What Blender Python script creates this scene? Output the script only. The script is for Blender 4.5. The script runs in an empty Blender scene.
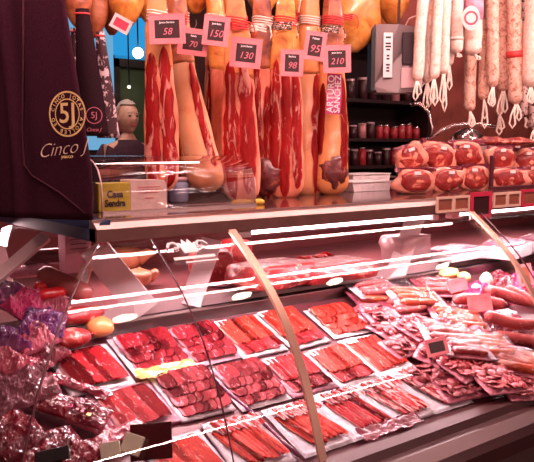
import bpy, bmesh, math, random
from mathutils import Vector, Matrix, noise
PI = math.pi
SC = bpy.context.scene
COL = SC.collection
R = random.Random(7)

# ------------------------------------------------------------------ camera
FPX, CX, CY = 750.0, 267.0, 231.0
PITCH = math.atan(83 / FPX)
YAW = math.atan(958 * math.cos(PITCH) / FPX)
HD = Vector((math.cos(YAW), math.sin(YAW), 0))
RT = Vector((math.sin(YAW), -math.cos(YAW), 0))
UZ = Vector((0, 0, 1))
FW = HD * math.cos(PITCH) - UZ * math.sin(PITCH)
UP = HD * math.sin(PITCH) + UZ * math.cos(PITCH)
CAM = Vector((0, 0, 1.5))
cd = bpy.data.cameras.new('camera'); co = bpy.data.objects.new('camera', cd); COL.objects.link(co)
cd.sensor_width = 36; cd.lens = FPX / 534 * 36; cd.clip_start = 0.02
co.matrix_world = Matrix(((RT.x, UP.x, -FW.x, CAM.x), (RT.y, UP.y, -FW.y, CAM.y), (RT.z, UP.z, -FW.z, CAM.z), (0, 0, 0, 1)))
SC.camera = co
CAMROT = math.atan2(RT.y, RT.x)          # turn that faces the visitor's side

def ray(px, py): return FW * FPX + RT * (px - CX) + UP * (CY - py)
def at(px, py, Y=None, Z=None, X=None):
    d = ray(px, py)
    t = (Y - CAM.y) / d.y if Y is not None else (Z - CAM.z) / d.z if Z is not None else (X - CAM.x) / d.x
    return CAM + d * t
def depth(p): return (Vector(p) - CAM).dot(FW)
def mpp(p): return depth(p) / FPX          # metres for one pixel at this distance
SL = 0.4; DY0, DZ0 = 1.25, 0.76; SLA = math.atan(SL)
def dz(y): return DZ0 + SL * (y - DY0)
def on_deck(px, py, off=0.0):
    d = ray(px, py)
    t = (DZ0 + off - SL * DY0 - CAM.z) / (d.z - SL * d.y)
    return CAM + d * t
TOPZ = 1.329
def on_top(px, py): return at(px, py, Z=TOPZ)

# ------------------------------------------------------------------ objects
def tagp(o, label=None, cat=None, group=None, kind=None):
    if label: o['label'] = label
    if cat: o['category'] = cat
    if group: o['group'] = group
    if kind: o['kind'] = kind
    return o
def thing(name, label, cat, loc=(0, 0, 0), rz=0.0, group=None, M=None):
    o = bpy.data.objects.new(name, None); COL.objects.link(o); o.empty_display_size = .05
    if M is not None: o.matrix_world = M
    else: o.location = loc; o.rotation_euler = (0, 0, rz)
    return tagp(o, label, cat, group)
def obj(name, bm, mat, parent=None, smooth=True, M=None):
    if isinstance(bm, bpy.types.Mesh): me = bm
    else:
        bmesh.ops.recalc_face_normals(bm, faces=bm.faces)
        me = bpy.data.meshes.new(name); bm.to_mesh(me); bm.free()
        for p in me.polygons: p.use_smooth = smooth
    if mat is not None and len(me.materials) == 0: me.materials.append(mat)
    o = bpy.data.objects.new(name, me); COL.objects.link(o)
    if parent is not None: o.parent = parent
    if M is not None: o.matrix_local = M
    return o
def struct(name, bm, mat, smooth=False):
    return tagp(obj(name, bm, mat, None, smooth), kind='structure')
def dup(root, M=None):
    r = root.copy(); COL.objects.link(r)
    if M is not None: r.matrix_world = M
    for ch in list(root.children):
        c = ch.copy(); COL.objects.link(c); c.parent = r
        for g in ch.children:
            d = g.copy(); COL.objects.link(d); d.parent = c
    return r
def NB(): return bmesh.new()
def box(bm, a, b, bev=0.0, M=None):
    x0, y0, z0 = a; x1, y1, z1 = b
    vs = [bm.verts.new((x, y, z)) for x in (x0, x1) for y in (y0, y1) for z in (z0, z1)]
    fs = [(0, 1, 3, 2), (4, 6, 7, 5), (0, 4, 5, 1), (2, 3, 7, 6), (0, 2, 6, 4), (1, 5, 7, 3)]
    F = [bm.faces.new([vs[i] for i in f]) for f in fs]
    if bev > 0:
        es = list({e for f in F for e in f.edges})
        r = bmesh.ops.bevel(bm, geom=es, offset=bev, segments=2, profile=.6, affect='EDGES')
        vs = list({v for f in r['faces'] for v in f.verts} | {v for v in vs if v.is_valid})
    if M is not None:
        bmesh.ops.transform(bm, matrix=M, verts=vs)
    return bm
def cbox(bm, c, s, bev=0.0, M=None):
    return box(bm, [c[i] - s[i] / 2 for i in range(3)], [c[i] + s[i] / 2 for i in range(3)], bev, M)
def prism(bm, pts, lo, hi, axis='x'):
    """closed outline pts (a,b) pushed from lo to hi along axis"""
    def P(a, b, c): return (c, a, b) if axis == 'x' else (a, c, b) if axis == 'y' else (a, b, c)
    A = [bm.verts.new(P(a, b, lo)) for a, b in pts]; B = [bm.verts.new(P(a, b, hi)) for a, b in pts]
    n = len(pts)
    bm.faces.new(A); bm.faces.new(B[::-1])
    for i in range(n): bm.faces.new((A[i], B[i], B[(i + 1) % n], A[(i + 1) % n]))
    return bm
def skin(bm, rings, cap=True):
    V = [[bm.verts.new(p) for p in r] for r in rings]
    n = len(rings[0])
    for a, b in zip(V, V[1:]):
        for i in range(n): bm.faces.new((a[i], a[(i + 1) % n], b[(i + 1) % n], b[i]))
    if cap: bm.faces.new(V[0][::-1]); bm.faces.new(V[-1])
    return bm
def tube(bm, pts, r, n=8, cap=True):
    pts = [Vector(p) for p in pts]; rings = []
    t0 = (pts[1] - pts[0]).normalized()
    u = t0.orthogonal().normalized()
    for i, p in enumerate(pts):
        t = (pts[min(i + 1, len(pts) - 1)] - pts[max(i - 1, 0)])
        t = t.normalized() if t.length > 1e-9 else t0
        u = (u - t * u.dot(t))
        u = u.normalized() if u.length > 1e-6 else t.orthogonal().normalized()
        w = t.cross(u); rr = r[i] if isinstance(r, (list, tuple)) else r
        rings.append([p + (u * math.cos(2 * PI * k / n) + w * math.sin(2 * PI * k / n)) * rr for k in range(n)])
    return skin(bm, rings, cap)
def cyl(bm, a, b, r, n=16): return tube(bm, [a, b], r, n)
def grid(bm, nx, ny, f, thick=0.0):
    V = [[bm.verts.new(f(i / nx, j / ny)) for i in range(nx + 1)] for j in range(ny + 1)]
    F = [bm.faces.new((V[j][i], V[j][i + 1], V[j + 1][i + 1], V[j + 1][i])) for j in range(ny) for i in range(nx)]
    if thick:
        bmesh.ops.solidify(bm, geom=F, thickness=thick)
    return bm
def sph(bm, c, r, n=14, s=(1, 1, 1)):
    M = Matrix.Translation(c) @ Matrix.Diagonal((r * s[0], r * s[1], r * s[2], 1))
    bmesh.ops.create_uvsphere(bm, u_segments=n, v_segments=n // 2 + 2, radius=1, matrix=M); return bm
def ring(bm, R0, R1, n=48, th=.0006):
    """flat annulus in the local XZ plane"""
    a = [(math.cos(2 * PI * i / n), math.sin(2 * PI * i / n)) for i in range(n)]
    O = [bm.verts.new((c * R1, 0, s * R1)) for c, s in a]; I = [bm.verts.new((c * R0, 0, s * R0)) for c, s in a]
    for i in range(n): bm.faces.new((O[i], O[(i + 1) % n], I[(i + 1) % n], I[i]))
    return bm
def ncl(v, s, seed=0): return noise.noise(Vector(v) * s + Vector((seed * 7.3, seed * 3.1, seed * 1.7)))
def text_mesh(body, size, extrude=.0004, shear=0.0, align='CENTER', bold=0.0, sx=1.0):
    c = bpy.data.curves.new('lettering', 'FONT'); c.body = body; c.size = size; c.extrude = extrude
    c.shear = shear; c.align_x = align; c.align_y = 'CENTER'; c.offset = bold; c.resolution_u = 3
    o = bpy.data.objects.new('lettering', c); COL.objects.link(o)
    dg = bpy.context.evaluated_depsgraph_get(); dg.update()
    me = bpy.data.meshes.new_from_object(o.evaluated_get(dg))
    bpy.data.objects.remove(o); bpy.data.curves.remove(c)
    me.transform(Matrix.Diagonal((sx, 1, 1, 1)))
    me.transform(Matrix.Rotation(PI / 2, 4, 'X'))       # stands in local XZ, read from -Y
    me.materials.clear()
    return me
def text(body, size, mat, parent, loc, name='lettering', rot=0.0, **k):
    return obj(name, text_mesh(body, size, **k), mat, parent, M=Matrix.Translation(loc) @ Matrix.Rotation(rot, 4, 'Y'))

# ------------------------------------------------------------------ materials
MATS = {}
def nm(name):
    m = bpy.data.materials.new(name); m.use_nodes = True; nt = m.node_tree; nt.nodes.clear()
    out = nt.nodes.new('ShaderNodeOutputMaterial'); MATS[name] = m
    return m, nt, out
def N(nt, typ, **kw):
    n = nt.nodes.new(typ)
    for k, v in kw.items():
        if k in n.inputs: n.inputs[k].default_value = v
        else: setattr(n, k, v)
    return n
def setin(n, **kw):
    for k, v in kw.items():
        k = k.replace('_', ' ')
        if k in n.inputs: n.inputs[k].default_value = v
def c4(c): return (c[0], c[1], c[2], 1)
def ramp(nt, stops, inp):
    r = nt.nodes.new('ShaderNodeValToRGB'); nt.links.new(inp, r.inputs[0])
    e = r.color_ramp.elements
    e[0].position, e[0].color = stops[0][0], c4(stops[0][1]); e[1].position, e[1].color = stops[-1][0], c4(stops[-1][1])
    for p, c in stops[1:-1]:
        x = e.new(p); x.color = c4(c)
    return r.outputs[0]
def coords(nt, scale=(1, 1, 1), rand=True, rot=(0, 0, 0), kind='Object'):
    tc = nt.nodes.new('ShaderNodeTexCoord'); mp = nt.nodes.new('ShaderNodeMapping')
    mp.inputs['Scale'].default_value = scale; mp.inputs['Rotation'].default_value = rot
    nt.links.new(tc.outputs[kind], mp.inputs['Vector'])
    if not rand: return mp.outputs[0]
    oi = nt.nodes.new('ShaderNodeObjectInfo'); ad = nt.nodes.new('ShaderNodeVectorMath'); ad.operation = 'ADD'
    mu = nt.nodes.new('ShaderNodeMath'); mu.operation = 'MULTIPLY'; mu.inputs[1].default_value = 37.0
    nt.links.new(oi.outputs['Random'], mu.inputs[0])
    nt.links.new(mp.outputs[0], ad.inputs[0]); nt.links.new(mu.outputs[0], ad.inputs[1])
    return ad.outputs[0]
def plain(name, col, rough=.5, metal=0, coat=0, nscale=30, namt=.12, bump=0.0, emit=None, estr=0, sub=0, alpha=1, scale3=(1, 1, 1)):
    m, nt, out = nm(name)
    b = N(nt, 'ShaderNodeBsdfPrincipled'); nt.links.new(b.outputs[0], out.inputs[0])
    v = coords(nt, scale3)
    n = N(nt, 'ShaderNodeTexNoise', Scale=nscale, Detail=4.0); nt.links.new(v, n.inputs['Vector'])
    lo = [c * (1 - namt) for c in col]; hi = [min(1, c * (1 + namt)) for c in col]
    nt.links.new(ramp(nt, [(.3, lo), (.7, hi)], n.outputs[0]), b.inputs['Base Color'])
    setin(b, Roughness=rough, Metallic=metal, Specular_IOR_Level=.5 if rough < .8 else .12, Coat_Weight=coat, Coat_Roughness=.08, Subsurface_Weight=sub, Alpha=alpha)
    if sub: b.inputs['Subsurface Radius'].default_value = (.01, .004, .003)
    if bump:
        bp = N(nt, 'ShaderNodeBump', Strength=bump, Distance=.004); nt.links.new(n.outputs[0], bp.inputs['Height'])
        nt.links.new(bp.outputs[0], b.inputs['Normal'])
        if coat: nt.links.new(bp.outputs[0], b.inputs['Coat Normal'])
    if emit: b.inputs['Emission Color'].default_value = c4(emit); b.inputs['Emission Strength'].default_value = estr
    return m
def meat(name, lean, lean2, fat, scale=(30, 30, 12), thr=.58, soft=.05, rough=.35, coat=.6, bump=.35, fine=.35, wrinkle=True, edge=0.0):
    """lean meat veined with fat; a clear, slightly creased film-like gloss"""
    m, nt, out = nm(name)
    b = N(nt, 'ShaderNodeBsdfPrincipled'); nt.links.new(b.outputs[0], out.inputs[0])
    v = coords(nt, scale)
    n = N(nt, 'ShaderNodeTexNoise', Scale=1.0, Detail=5.0, Roughness=.6, Distortion=1.2); nt.links.new(v, n.inputs['Vector'])
    n2 = N(nt, 'ShaderNodeTexNoise', Scale=2.7, Detail=5.0, Roughness=.7); nt.links.new(v, n2.inputs['Vector'])
    c1 = ramp(nt, [(.3, lean2), (.62, lean)], n2.outputs[0])
    f = ramp(nt, [(thr, (0, 0, 0)), (thr + soft, (1, 1, 1))], n.outputs[0])
    mx = N(nt, 'ShaderNodeMix', data_type='RGBA'); nt.links.new(f, mx.inputs[0]); nt.links.new(c1, mx.inputs[6]); mx.inputs[7].default_value = c4(fat)
    colr = mx.outputs[2]
    if edge:      # pale rind along one long side of each slice
        tg = nt.nodes.new('ShaderNodeTexCoord'); sx_ = nt.nodes.new('ShaderNodeSeparateXYZ'); nt.links.new(tg.outputs['Generated'], sx_.inputs[0])
        ad = N(nt, 'ShaderNodeMath', operation='MULTIPLY_ADD'); nt.links.new(n.outputs[0], ad.inputs[0]); ad.inputs[1].default_value = -.18; nt.links.new(sx_.outputs[0], ad.inputs[2])
        ef = ramp(nt, [(edge - .12, (1, 1, 1)), (edge - .04, (0, 0, 0))], ad.outputs[0])
        m2_ = N(nt, 'ShaderNodeMix', data_type='RGBA'); nt.links.new(ef, m2_.inputs[0]); nt.links.new(colr, m2_.inputs[6]); m2_.inputs[7].default_value = c4(fat); colr = m2_.outputs[2]
    nt.links.new(colr, b.inputs['Base Color'])
    setin(b, Roughness=rough, Coat_Weight=coat, Coat_Roughness=.12, Specular_IOR_Level=.18)
    bp = N(nt, 'ShaderNodeBump', Strength=bump, Distance=.004); nt.links.new(n2.outputs[0], bp.inputs['Height'])
    nt.links.new(bp.outputs[0], b.inputs['Normal'])
    if wrinkle and coat:
        w = N(nt, 'ShaderNodeTexNoise', Scale=1.6, Detail=6.0, Roughness=.65, Distortion=2.5); nt.links.new(v, w.inputs['Vector'])
        b2 = N(nt, 'ShaderNodeBump', Strength=.5, Distance=.006); nt.links.new(w.outputs[0], b2.inputs['Height'])
        nt.links.new(b2.outputs[0], b.inputs['Coat Normal'])
    return m
def glass(name, k=1.7, tint=(.97, .95, .95), ior=1.5, wr=0.0, base=0.0, wsc=40, rough=0.0, gcol=(1, 1, 1)):
    m, nt, out = nm(name)
    tr = N(nt, 'ShaderNodeBsdfTransparent'); tr.inputs[0].default_value = c4(tint)
    gl = N(nt, 'ShaderNodeBsdfGlossy'); gl.inputs['Roughness'].default_value = rough; gl.inputs[0].default_value = c4(gcol)
    fr = N(nt, 'ShaderNodeLayerWeight')
    pw = N(nt, 'ShaderNodeMath', operation='POWER'); nt.links.new(fr.outputs['Facing'], pw.inputs[0]); pw.inputs[1].default_value = 5.0
    mm = N(nt, 'ShaderNodeMath', operation='MULTIPLY_ADD', use_clamp=True); nt.links.new(pw.outputs[0], mm.inputs[0]); mm.inputs[1].default_value = .9; mm.inputs[2].default_value = .04 * k + base
    mix = N(nt, 'ShaderNodeMixShader'); nt.links.new(mm.outputs[0], mix.inputs[0]); nt.links.new(tr.outputs[0], mix.inputs[1]); nt.links.new(gl.outputs[0], mix.inputs[2])
    if wr:
        v = coords(nt, (1, 1, 1)); w = N(nt, 'ShaderNodeTexNoise', Scale=wsc, Detail=6.0, Roughness=.6, Distortion=2.0); nt.links.new(v, w.inputs['Vector'])
        bp = N(nt, 'ShaderNodeBump', Strength=wr, Distance=.01); nt.links.new(w.outputs[0], bp.inputs['Height'])
        nt.links.new(bp.outputs[0], gl.inputs['Normal']); nt.links.new(bp.outputs[0], fr.inputs['Normal'])
    nt.links.new(mix.outputs[0], out.inputs[0])
    return m
def emis(name, col, st):
    m, nt, out = nm(name); e = N(nt, 'ShaderNodeEmission'); e.inputs[0].default_value = c4(col); e.inputs[1].default_value = st
    nt.links.new(e.outputs[0], out.inputs[0]); return m
def spots(name, base, spot, scale=25, thr=.55, soft=.04, rough=.35, coat=.5, bump=.4, s3=(1, 1, 1), voro=False, third=None, wr=.4):
    m, nt, out = nm(name)
    b = N(nt, 'ShaderNodeBsdfPrincipled'); nt.links.new(b.outputs[0], out.inputs[0])
    v = coords(nt, s3)
    if voro:
        n = N(nt, 'ShaderNodeTexVoronoi', Scale=scale); nt.links.new(v, n.inputs['Vector']); h = n.outputs['Distance']
    else:
        n = N(nt, 'ShaderNodeTexNoise', Scale=scale, Detail=5.0, Roughness=.6, Distortion=.8); nt.links.new(v, n.inputs['Vector']); h = n.outputs[0]
    col = ramp(nt, [(thr - .25, third or base), (thr, base), (thr + soft, spot)], h)
    nt.links.new(col, b.inputs['Base Color']); setin(b, Roughness=rough, Coat_Weight=coat, Coat_Roughness=.1)
    w = N(nt, 'ShaderNodeTexNoise', Scale=scale * .5, Detail=6.0, Distortion=2.0); nt.links.new(v, w.inputs['Vector'])
    bp = N(nt, 'ShaderNodeBump', Strength=bump, Distance=.008); nt.links.new(w.outputs[0], bp.inputs['Height'])
    nt.links.new(bp.outputs[0], b.inputs['Normal'])
    return m

steel = plain('brushed_steel', (.44, .32, .30), .36, 1, nscale=3, namt=.06, scale3=(1, 40, 40), bump=.04)
strut_m = plain('bronze_strut', (.52, .30, .22), .42, .5, nscale=4, namt=.06)
steel_dark = plain('dark_steel', (.36, .28, .28), .3, 1, nscale=6, namt=.1)
steel_lip = plain('steel_lip', (.050, .010, .012), .38, .25, nscale=6, namt=.08)
stone = plain('polished_dark_top', (.10, .045, .04), .12, 0, .6, nscale=60, namt=.3)
blued = plain('blue_plastic_trim', (.018, .026, .07), .5, 0, 0)
deckm = plain('deck_steel', (.09, .018, .025), .4, .2, nscale=9, namt=.15)
whitep = plain('white_panel', (.72, .60, .60), .4, 0, .2, nscale=4, namt=.05)
pinkp = plain('pink_enamel', (.66, .42, .43), .35, .2, .3, nscale=4, namt=.06)
caseback = plain('case_back_panel', (.30, .08, .085), .35, .3, nscale=3, namt=.15)
frontm = plain('case_front_panel', (.06, .03, .03), .25, .3, .3)
case_glass = glass('case_glass', .85)
guard_glass = glass('guard_glass', 1.0, (.93, .90, .91))
shelf_glass = glass('shelf_glass', .8, (.93, .88, .88))
film = glass('clear_film', .2, (.97, .93, .94), wr=.8, base=.0, wsc=70, rough=.06)
filmthick = glass('cloudy_film', 2.2, (.86, .76, .80), wr=1.0, base=.09, wsc=45, rough=.15)
black = plain('black_plastic', (.012, .010, .010), .4, 0, .1)
seam_m = plain('dark_gasket', (.07, .012, .02), .4)
tray_w = plain('white_pack_film', (.90, .80, .86), .30, 0, .4, nscale=70, namt=.16, bump=.5)
saus_film = plain('rosy_sausage_film', (.42, .12, .16), .3, 0, .3, nscale=60, namt=.35, bump=.6)
tray_p = plain('pink_pack_film', (.66, .30, .40), .30, 0, .4, nscale=60, namt=.22, bump=.5)
paper = plain('white_label_paper', (.86, .78, .78), .5, 0, .2, nscale=20, namt=.05)
ink = plain('grey_ink', (.25, .12, .14), .6)
whiteink = plain('white_ink', (.85, .78, .78), .5)
redink = plain('red_ink', (.65, .05, .09), .5)
pinkink = plain('pink_chalk', (.75, .18, .24), .6)
gold = plain('gold_print', (.95, .62, .26), .4, .2)
tagpink = plain('pink_tag_frame', (.86, .24, .27), .35, 0, .4)
tagred = plain('red_tag_frame', (.62, .03, .08), .35, 0, .4)
tagboard = plain('tag_board', (.045, .010, .012), .35, 0, .4)
tagcream = plain('cream_tag_frame', (.80, .52, .40), .4, 0, .3)
woodtag = plain('brown_tag_board', (.30, .08, .045), .5)
FAT = (.88, .60, .50)
M_SL = [meat('lean_slice_red', (.62, .010, .020), (.26, .003, .010), (.92, .42, .42), (95, 34, 40), .60, .07, coat=.06, rough=.5, edge=.18, bump=.6),
        meat('lean_slice_orange', (.80, .050, .022), (.46, .010, .012), (.94, .42, .34), (95, 34, 40), .60, .08, coat=.06, rough=.5, edge=.16, bump=.6),
        meat('lean_slice_dark', (.40, .004, .016), (.15, .002, .008), (.84, .30, .36), (90, 34, 40), .59, .06, coat=.06, rough=.5, edge=.22, bump=.6),
        meat('lean_slice_marbled', (.70, .022, .028), (.34, .005, .012), (.95, .68, .66), (90, 26, 40), .52, .07, coat=.06, rough=.5, edge=.26, bump=.6)]
fatedge = plain('fat_rind', (.88, .55, .46), .35, 0, .6, nscale=60, namt=.12, bump=.3)
leanc = meat('cut_ham_lean', (.62, .026, .024), (.40, .008, .010), (.92, .42, .34), (34, 20, 7), .56, .06, coat=.25)
leand = meat('cut_ham_lean_dark', (.50, .020, .018), (.28, .006, .008), (.86, .34, .26), (34, 20, 8), .58, .05, coat=.25)
hamfat = spots('ham_fat', (.80, .26, .15), (.92, .52, .38), 16, .56, .14, .45, .15, .6, s3=(1, 1, .5), third=(.60, .11, .06))
hamskin = spots('ham_skin', (.80, .27, .09), (.55, .13, .04), 9, .55, .2, .35, .4, .3, third=(.90, .36, .14))
hamskin3 = spots('orange_ham_fat', (.88, .36, .17), (.72, .20, .09), 8, .55, .2, .35, .4, .3, third=(.92, .46, .26))
hamskin2 = spots('golden_ham_skin', (.78, .27, .05), (.40, .08, .02), 15, .52, .2, .32, .5, .3, third=(.95, .52, .14))
hambrown = spots('brown_ham_skin', (.40, .10, .04), (.16, .03, .02), 16, .52, .15, .4, .4, .35, third=(.62, .22, .10))
crust = spots('dark_crust', (.16, .02, .02), (.45, .10, .05), 22, .56, .08, .4, .5, .7, third=(.05, .01, .01))
hoof = plain('black_hoof', (.03, .012, .01), .35, 0, .3)
ropew = plain('white_string', (.90, .72, .62), .7, nscale=200, namt=.2)
roper = plain('red_string', (.72, .05, .05), .6)
fuetw = spots('white_sausage_skin', (.90, .62, .50), (.62, .28, .18), 60, .60, .1, .55, .1, .5, third=(.96, .80, .72))
fuetb = spots('mottled_sausage_skin', (.80, .46, .34), (.45, .15, .10), 50, .52, .12, .5, .2, .5, third=(.90, .66, .55))
netm = spots('netted_sausage_skin', (.85, .62, .58), (.06, .02, .02), 45, .52, .06, .5, .1, .5)
salami_dark = plain('dark_salami_skin', (.10, .012, .014), .22, 0, .7, nscale=20, namt=.3, bump=.2)
sausage_brown = spots('brown_sausage_skin', (.40, .10, .09), (.6, .25, .2), 20, .6, .1, .3, .5, .3)
pepper = plain('red_sausage_skin', (.70, .015, .02), .2, 0, .8, nscale=20, namt=.2)
chorizo = spots('orange_chorizo', (.62, .09, .022), (.86, .36, .16), 110, .60, .06, .38, .3, .4, third=(.50, .05, .02))
choripink = spots('pink_cured_sausage', (.40, .05, .05), (.76, .34, .32), 100, .60, .06, .4, .25, .4, third=(.45, .08, .08))
salchi = spots('sliced_sausage_face', (.36, .022, .035), (.68, .26, .27), 170, .54, .05, .4, .25, .3, third=(.35, .03, .05))
salchi2 = spots('sliced_dark_sausage', (.24, .018, .028), (.58, .20, .21), 150, .58, .05, .4, .25, .3, third=(.2, .015, .02))
cheese = plain('yellow_cheese', (.88, .62, .24), .4, 0, .4, nscale=10, namt=.12)
creamy = plain('cream_cheese', (.90, .74, .60), .4, 0, .4)
purple = spots('purple_print_film', (.16, .025, .13), (.62, .22, .42), 9, .60, .03, .2, .9, .7, third=(.07, .012, .07))
pinkfilm = spots('pink_print_film', (.62, .06, .20), (.92, .60, .68), 8, .62, .03, .2, .9, .7, third=(.40, .02, .10))
greyfilm = spots('grey_crumpled_film', (.26, .11, .14), (.62, .38, .42), 10, .60, .10, .15, 1, .9, third=(.13, .035, .05))
pinkclear = spots('pale_crumpled_film', (.42, .10, .14), (.80, .45, .50), 12, .58, .10, .18, 1, .9, third=(.30, .04, .07))
redbag = spots('dark_red_film', (.22, .015, .03), (.66, .26, .28), 13, .64, .05, .2, .9, .7, third=(.10, .008, .018))
cloth = plain('wine_fabric', (.034, .006, .014), .95, nscale=300, namt=.3, bump=.2)
cloth2 = plain('dark_wine_fabric', (.022, .006, .010), .8, nscale=300, namt=.3, bump=.2)
pattern = spots('white_scribble_fabric', (.06, .012, .02), (.80, .55, .58), 55, .54, .03, .6, 0, .1, s3=(1, 1, .7))
yellowc = plain('yellow_card', (.62, .50, .05), .5, 0, .2)
carton = plain('cream_carton', (.82, .62, .52), .5, 0, .2)
cupb = plain('blue_glass_jar', (.28, .30, .42), .2, 0, .5)
knifew = plain('knife_yellow_handle', (.85, .45, .04), .35)
labelmag = plain('magenta_label', (.50, .02, .14), .4, 0, .3)
canm = [plain('dark_can', (.05, .012, .015), .3, 0, .4), plain('red_can', (.42, .03, .04), .3, 0, .4), plain('pink_can', (.62, .25, .26), .3, .2, .4), plain('brown_jar', (.16, .04, .02), .2, 0, .6)]
lidm = plain('silver_lid', (.70, .55, .55), .25, 1)
tealwall = plain('wood_wall', (.24, .06, .045), .6, nscale=6, namt=.3)
darkwall = plain('dark_wall', (.10, .03, .028), .6, nscale=4, namt=.3)
floorm = plain('floor_tiles', (.16, .10, .09), .4, nscale=5, namt=.15)
ceilm = plain('ceiling_paint', (.075, .035, .035), .7, nscale=3, namt=.05)
shelfm = plain('black_shelf', (.020, .006, .007), .45)
greenp = plain('green_window_pane', (.045, .065, .035), .15, 0, .5, nscale=2, namt=.4)
skinm = plain('face_skin', (.62, .30, .22), .5, sub=.1)
hairm = plain('grey_hair', (.42, .30, .27), .8, nscale=120, namt=.3)
shirt = plain('dark_shirt', (.05, .02, .03), .8)
greyscale = plain('scale_grey_metal', (.26, .19, .19), .45, .4, nscale=4)
screen = plain('dark_screen', (.03, .008, .014), .6)
tubem = emis('tube_glow', (1, .66, .68), 14)
ledm = emis('led_glow', (1, .70, .72), 30)
downm = emis('downlight_glow', (1, .86, .62), 40)
bluem = emis('blue_lit_panel', (.03, .36, .80), .9)
bluel = emis('pale_blue_lit_panel', (.20, .50, .80), .8)
globem = emis('warm_globe', (1, .86, .72), 5)

# ------------------------------------------------------------------ room
struct('floor', box(NB(), (-3, -2.5, -.1), (9, 6.6, 0)), floorm)
struct('ceiling', box(NB(), (-3, -2.5, 3.3), (9, 6.6, 3.4)), ceilm)
struct('wall_back', box(NB(), (-3, 6.5, 0), (9, 6.6, 3.3)), darkwall)
struct('wall_front', box(NB(), (-3, -2.6, 0), (9, -2.5, 3.3)), ceilm)
struct('wall_left', box(NB(), (-3.1, -2.5, 0), (-3, 6.6, 3.3)), ceilm)
struct('wall_right', box(NB(), (9, -2.5, 0), (9.1, 6.6, 3.3)), tealwall)

# ------------------------------------------------------------------ display case
YF, XC, ZE = 1.607, .762, 1.28
PROF = [(1.612, 1.279), (1.545, 1.232), (1.478, 1.181), (1.430, 1.133), (1.386, 1.082), (1.350, 1.028), (1.322, .971), (1.302, .928), (1.285, .883), (1.266, .825), (1.249, .767)]
X_END = 4.2
def spline(P, k=5):
    out = []
    for i in range(len(P) - 1):
        p0, p1, p2, p3 = P[max(i - 1, 0)], P[i], P[i + 1], P[min(i + 2, len(P) - 1)]
        for j in range(k):
            t = j / k; out.append(tuple(.5 * (2 * b + (c - a) * t + (2 * a - 5 * b + 4 * c - d) * t * t + (3 * b - a - 3 * c + d) * t ** 3) for a, b, c, d in zip(p0, p1, p2, p3)))
    return out + [P[-1]]
PROF = [(1.612, 1.279), (1.545, 1.2335), (1.478, 1.1800), (1.428, 1.1300), (1.385, 1.077), (1.350, 1.023), (1.322, .968), (1.299, .912), (1.280, .860), (1.264, .812), (1.250, .767)]
for _ in range(3): PROF = [PROF[0]] + [tuple((a + 2 * b + c) / 4 for a, b, c in zip(*q_)) for q_ in zip(PROF, PROF[1:], PROF[2:])] + [PROF[-1]]
PROF = spline(PROF)
case = thing('display_case', 'long refrigerated deli display case with bulging curved front glass and steel rail', 'display case', (XC, YF, 0))
MI = Matrix.Translation((-XC, -YF, 0))
def part(name, bm, mat, parent=case, smooth=False, M=MI): return obj(name, bm, mat, parent, smooth, M)
def curved(x0, x1, th=.006):
    bm = NB()
    out = [(y, z) for y, z in PROF]
    inn = []
    for i, (y, z) in enumerate(PROF):
        a = PROF[max(i - 1, 0)]; b = PROF[min(i + 1, len(PROF) - 1)]
        t = Vector((b[0] - a[0], b[1] - a[1])).normalized(); n_ = Vector((-t.y, t.x))
        if n_.x < 0: n_ = -n_
        inn.append((y + n_.x * th, z + n_.y * th))
    px = lambda x, y: x(y) if callable(x) else x
    mk = lambda pr_, x: [bm.verts.new((px(x, y), y, z)) for y, z in pr_]
    o = [mk(out, x0), mk(out, x1)]; i_ = [mk(inn, x0), mk(inn, x1)]
    for k in range(len(out) - 1):
        bm.faces.new((o[0][k], o[1][k], o[1][k + 1], o[0][k + 1])); bm.faces.new((i_[0][k], i_[0][k + 1], i_[1][k + 1], i_[1][k]))
    for x in (x0, x1):
        a, b = mk(out, x), mk(inn, x)
        for k in range(len(out) - 1): bm.faces.new((a[k], a[k + 1], b[k + 1], b[k]))
    return bm
def smoothpart(o):
    for p in o.data.polygons: p.use_smooth = True
    return o
mitre = lambda y: XC - (YF - y)
XM1, XM2, XS = 1.148, 2.166, .907
part('glass_panel', curved(lambda y: mitre(y) + .002, XS - .001), case_glass, smooth=True)
part('glass_panel', curved(XS + .001, XM1), case_glass, smooth=True)
part('glass_panel', curved(XM1, XM2), case_glass, smooth=True)
part('glass_panel', curved(XM2 + .02, XM2 + 1.0), case_glass, smooth=True)
part('glass_panel', curved(XM2 + 1.002, X_END), case_glass, smooth=True)
# left end: same curve seen from the other side
bm = NB(); th = .006
A = [[bm.verts.new((XC - (YF - y) + o_, yy, z)) for y, z in PROF for yy in (y + o_ * 0,)] for o_ in (0,)][0]
B = [bm.verts.new((XC - (YF - y), 2.62, z)) for y, z in PROF]
A2 = [bm.verts.new((XC - (YF - y) + th, y + th, z)) for y, z in PROF]; B2 = [bm.verts.new((XC - (YF - y) + th, 2.62, z)) for y, z in PROF]
for k in range(len(PROF) - 1):
    bm.faces.new((A[k], A[k + 1], B[k + 1], B[k])); bm.faces.new((A2[k], B2[k], B2[k + 1], A2[k + 1]))
part('glass_panel', bm, case_glass, smooth=True)
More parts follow.
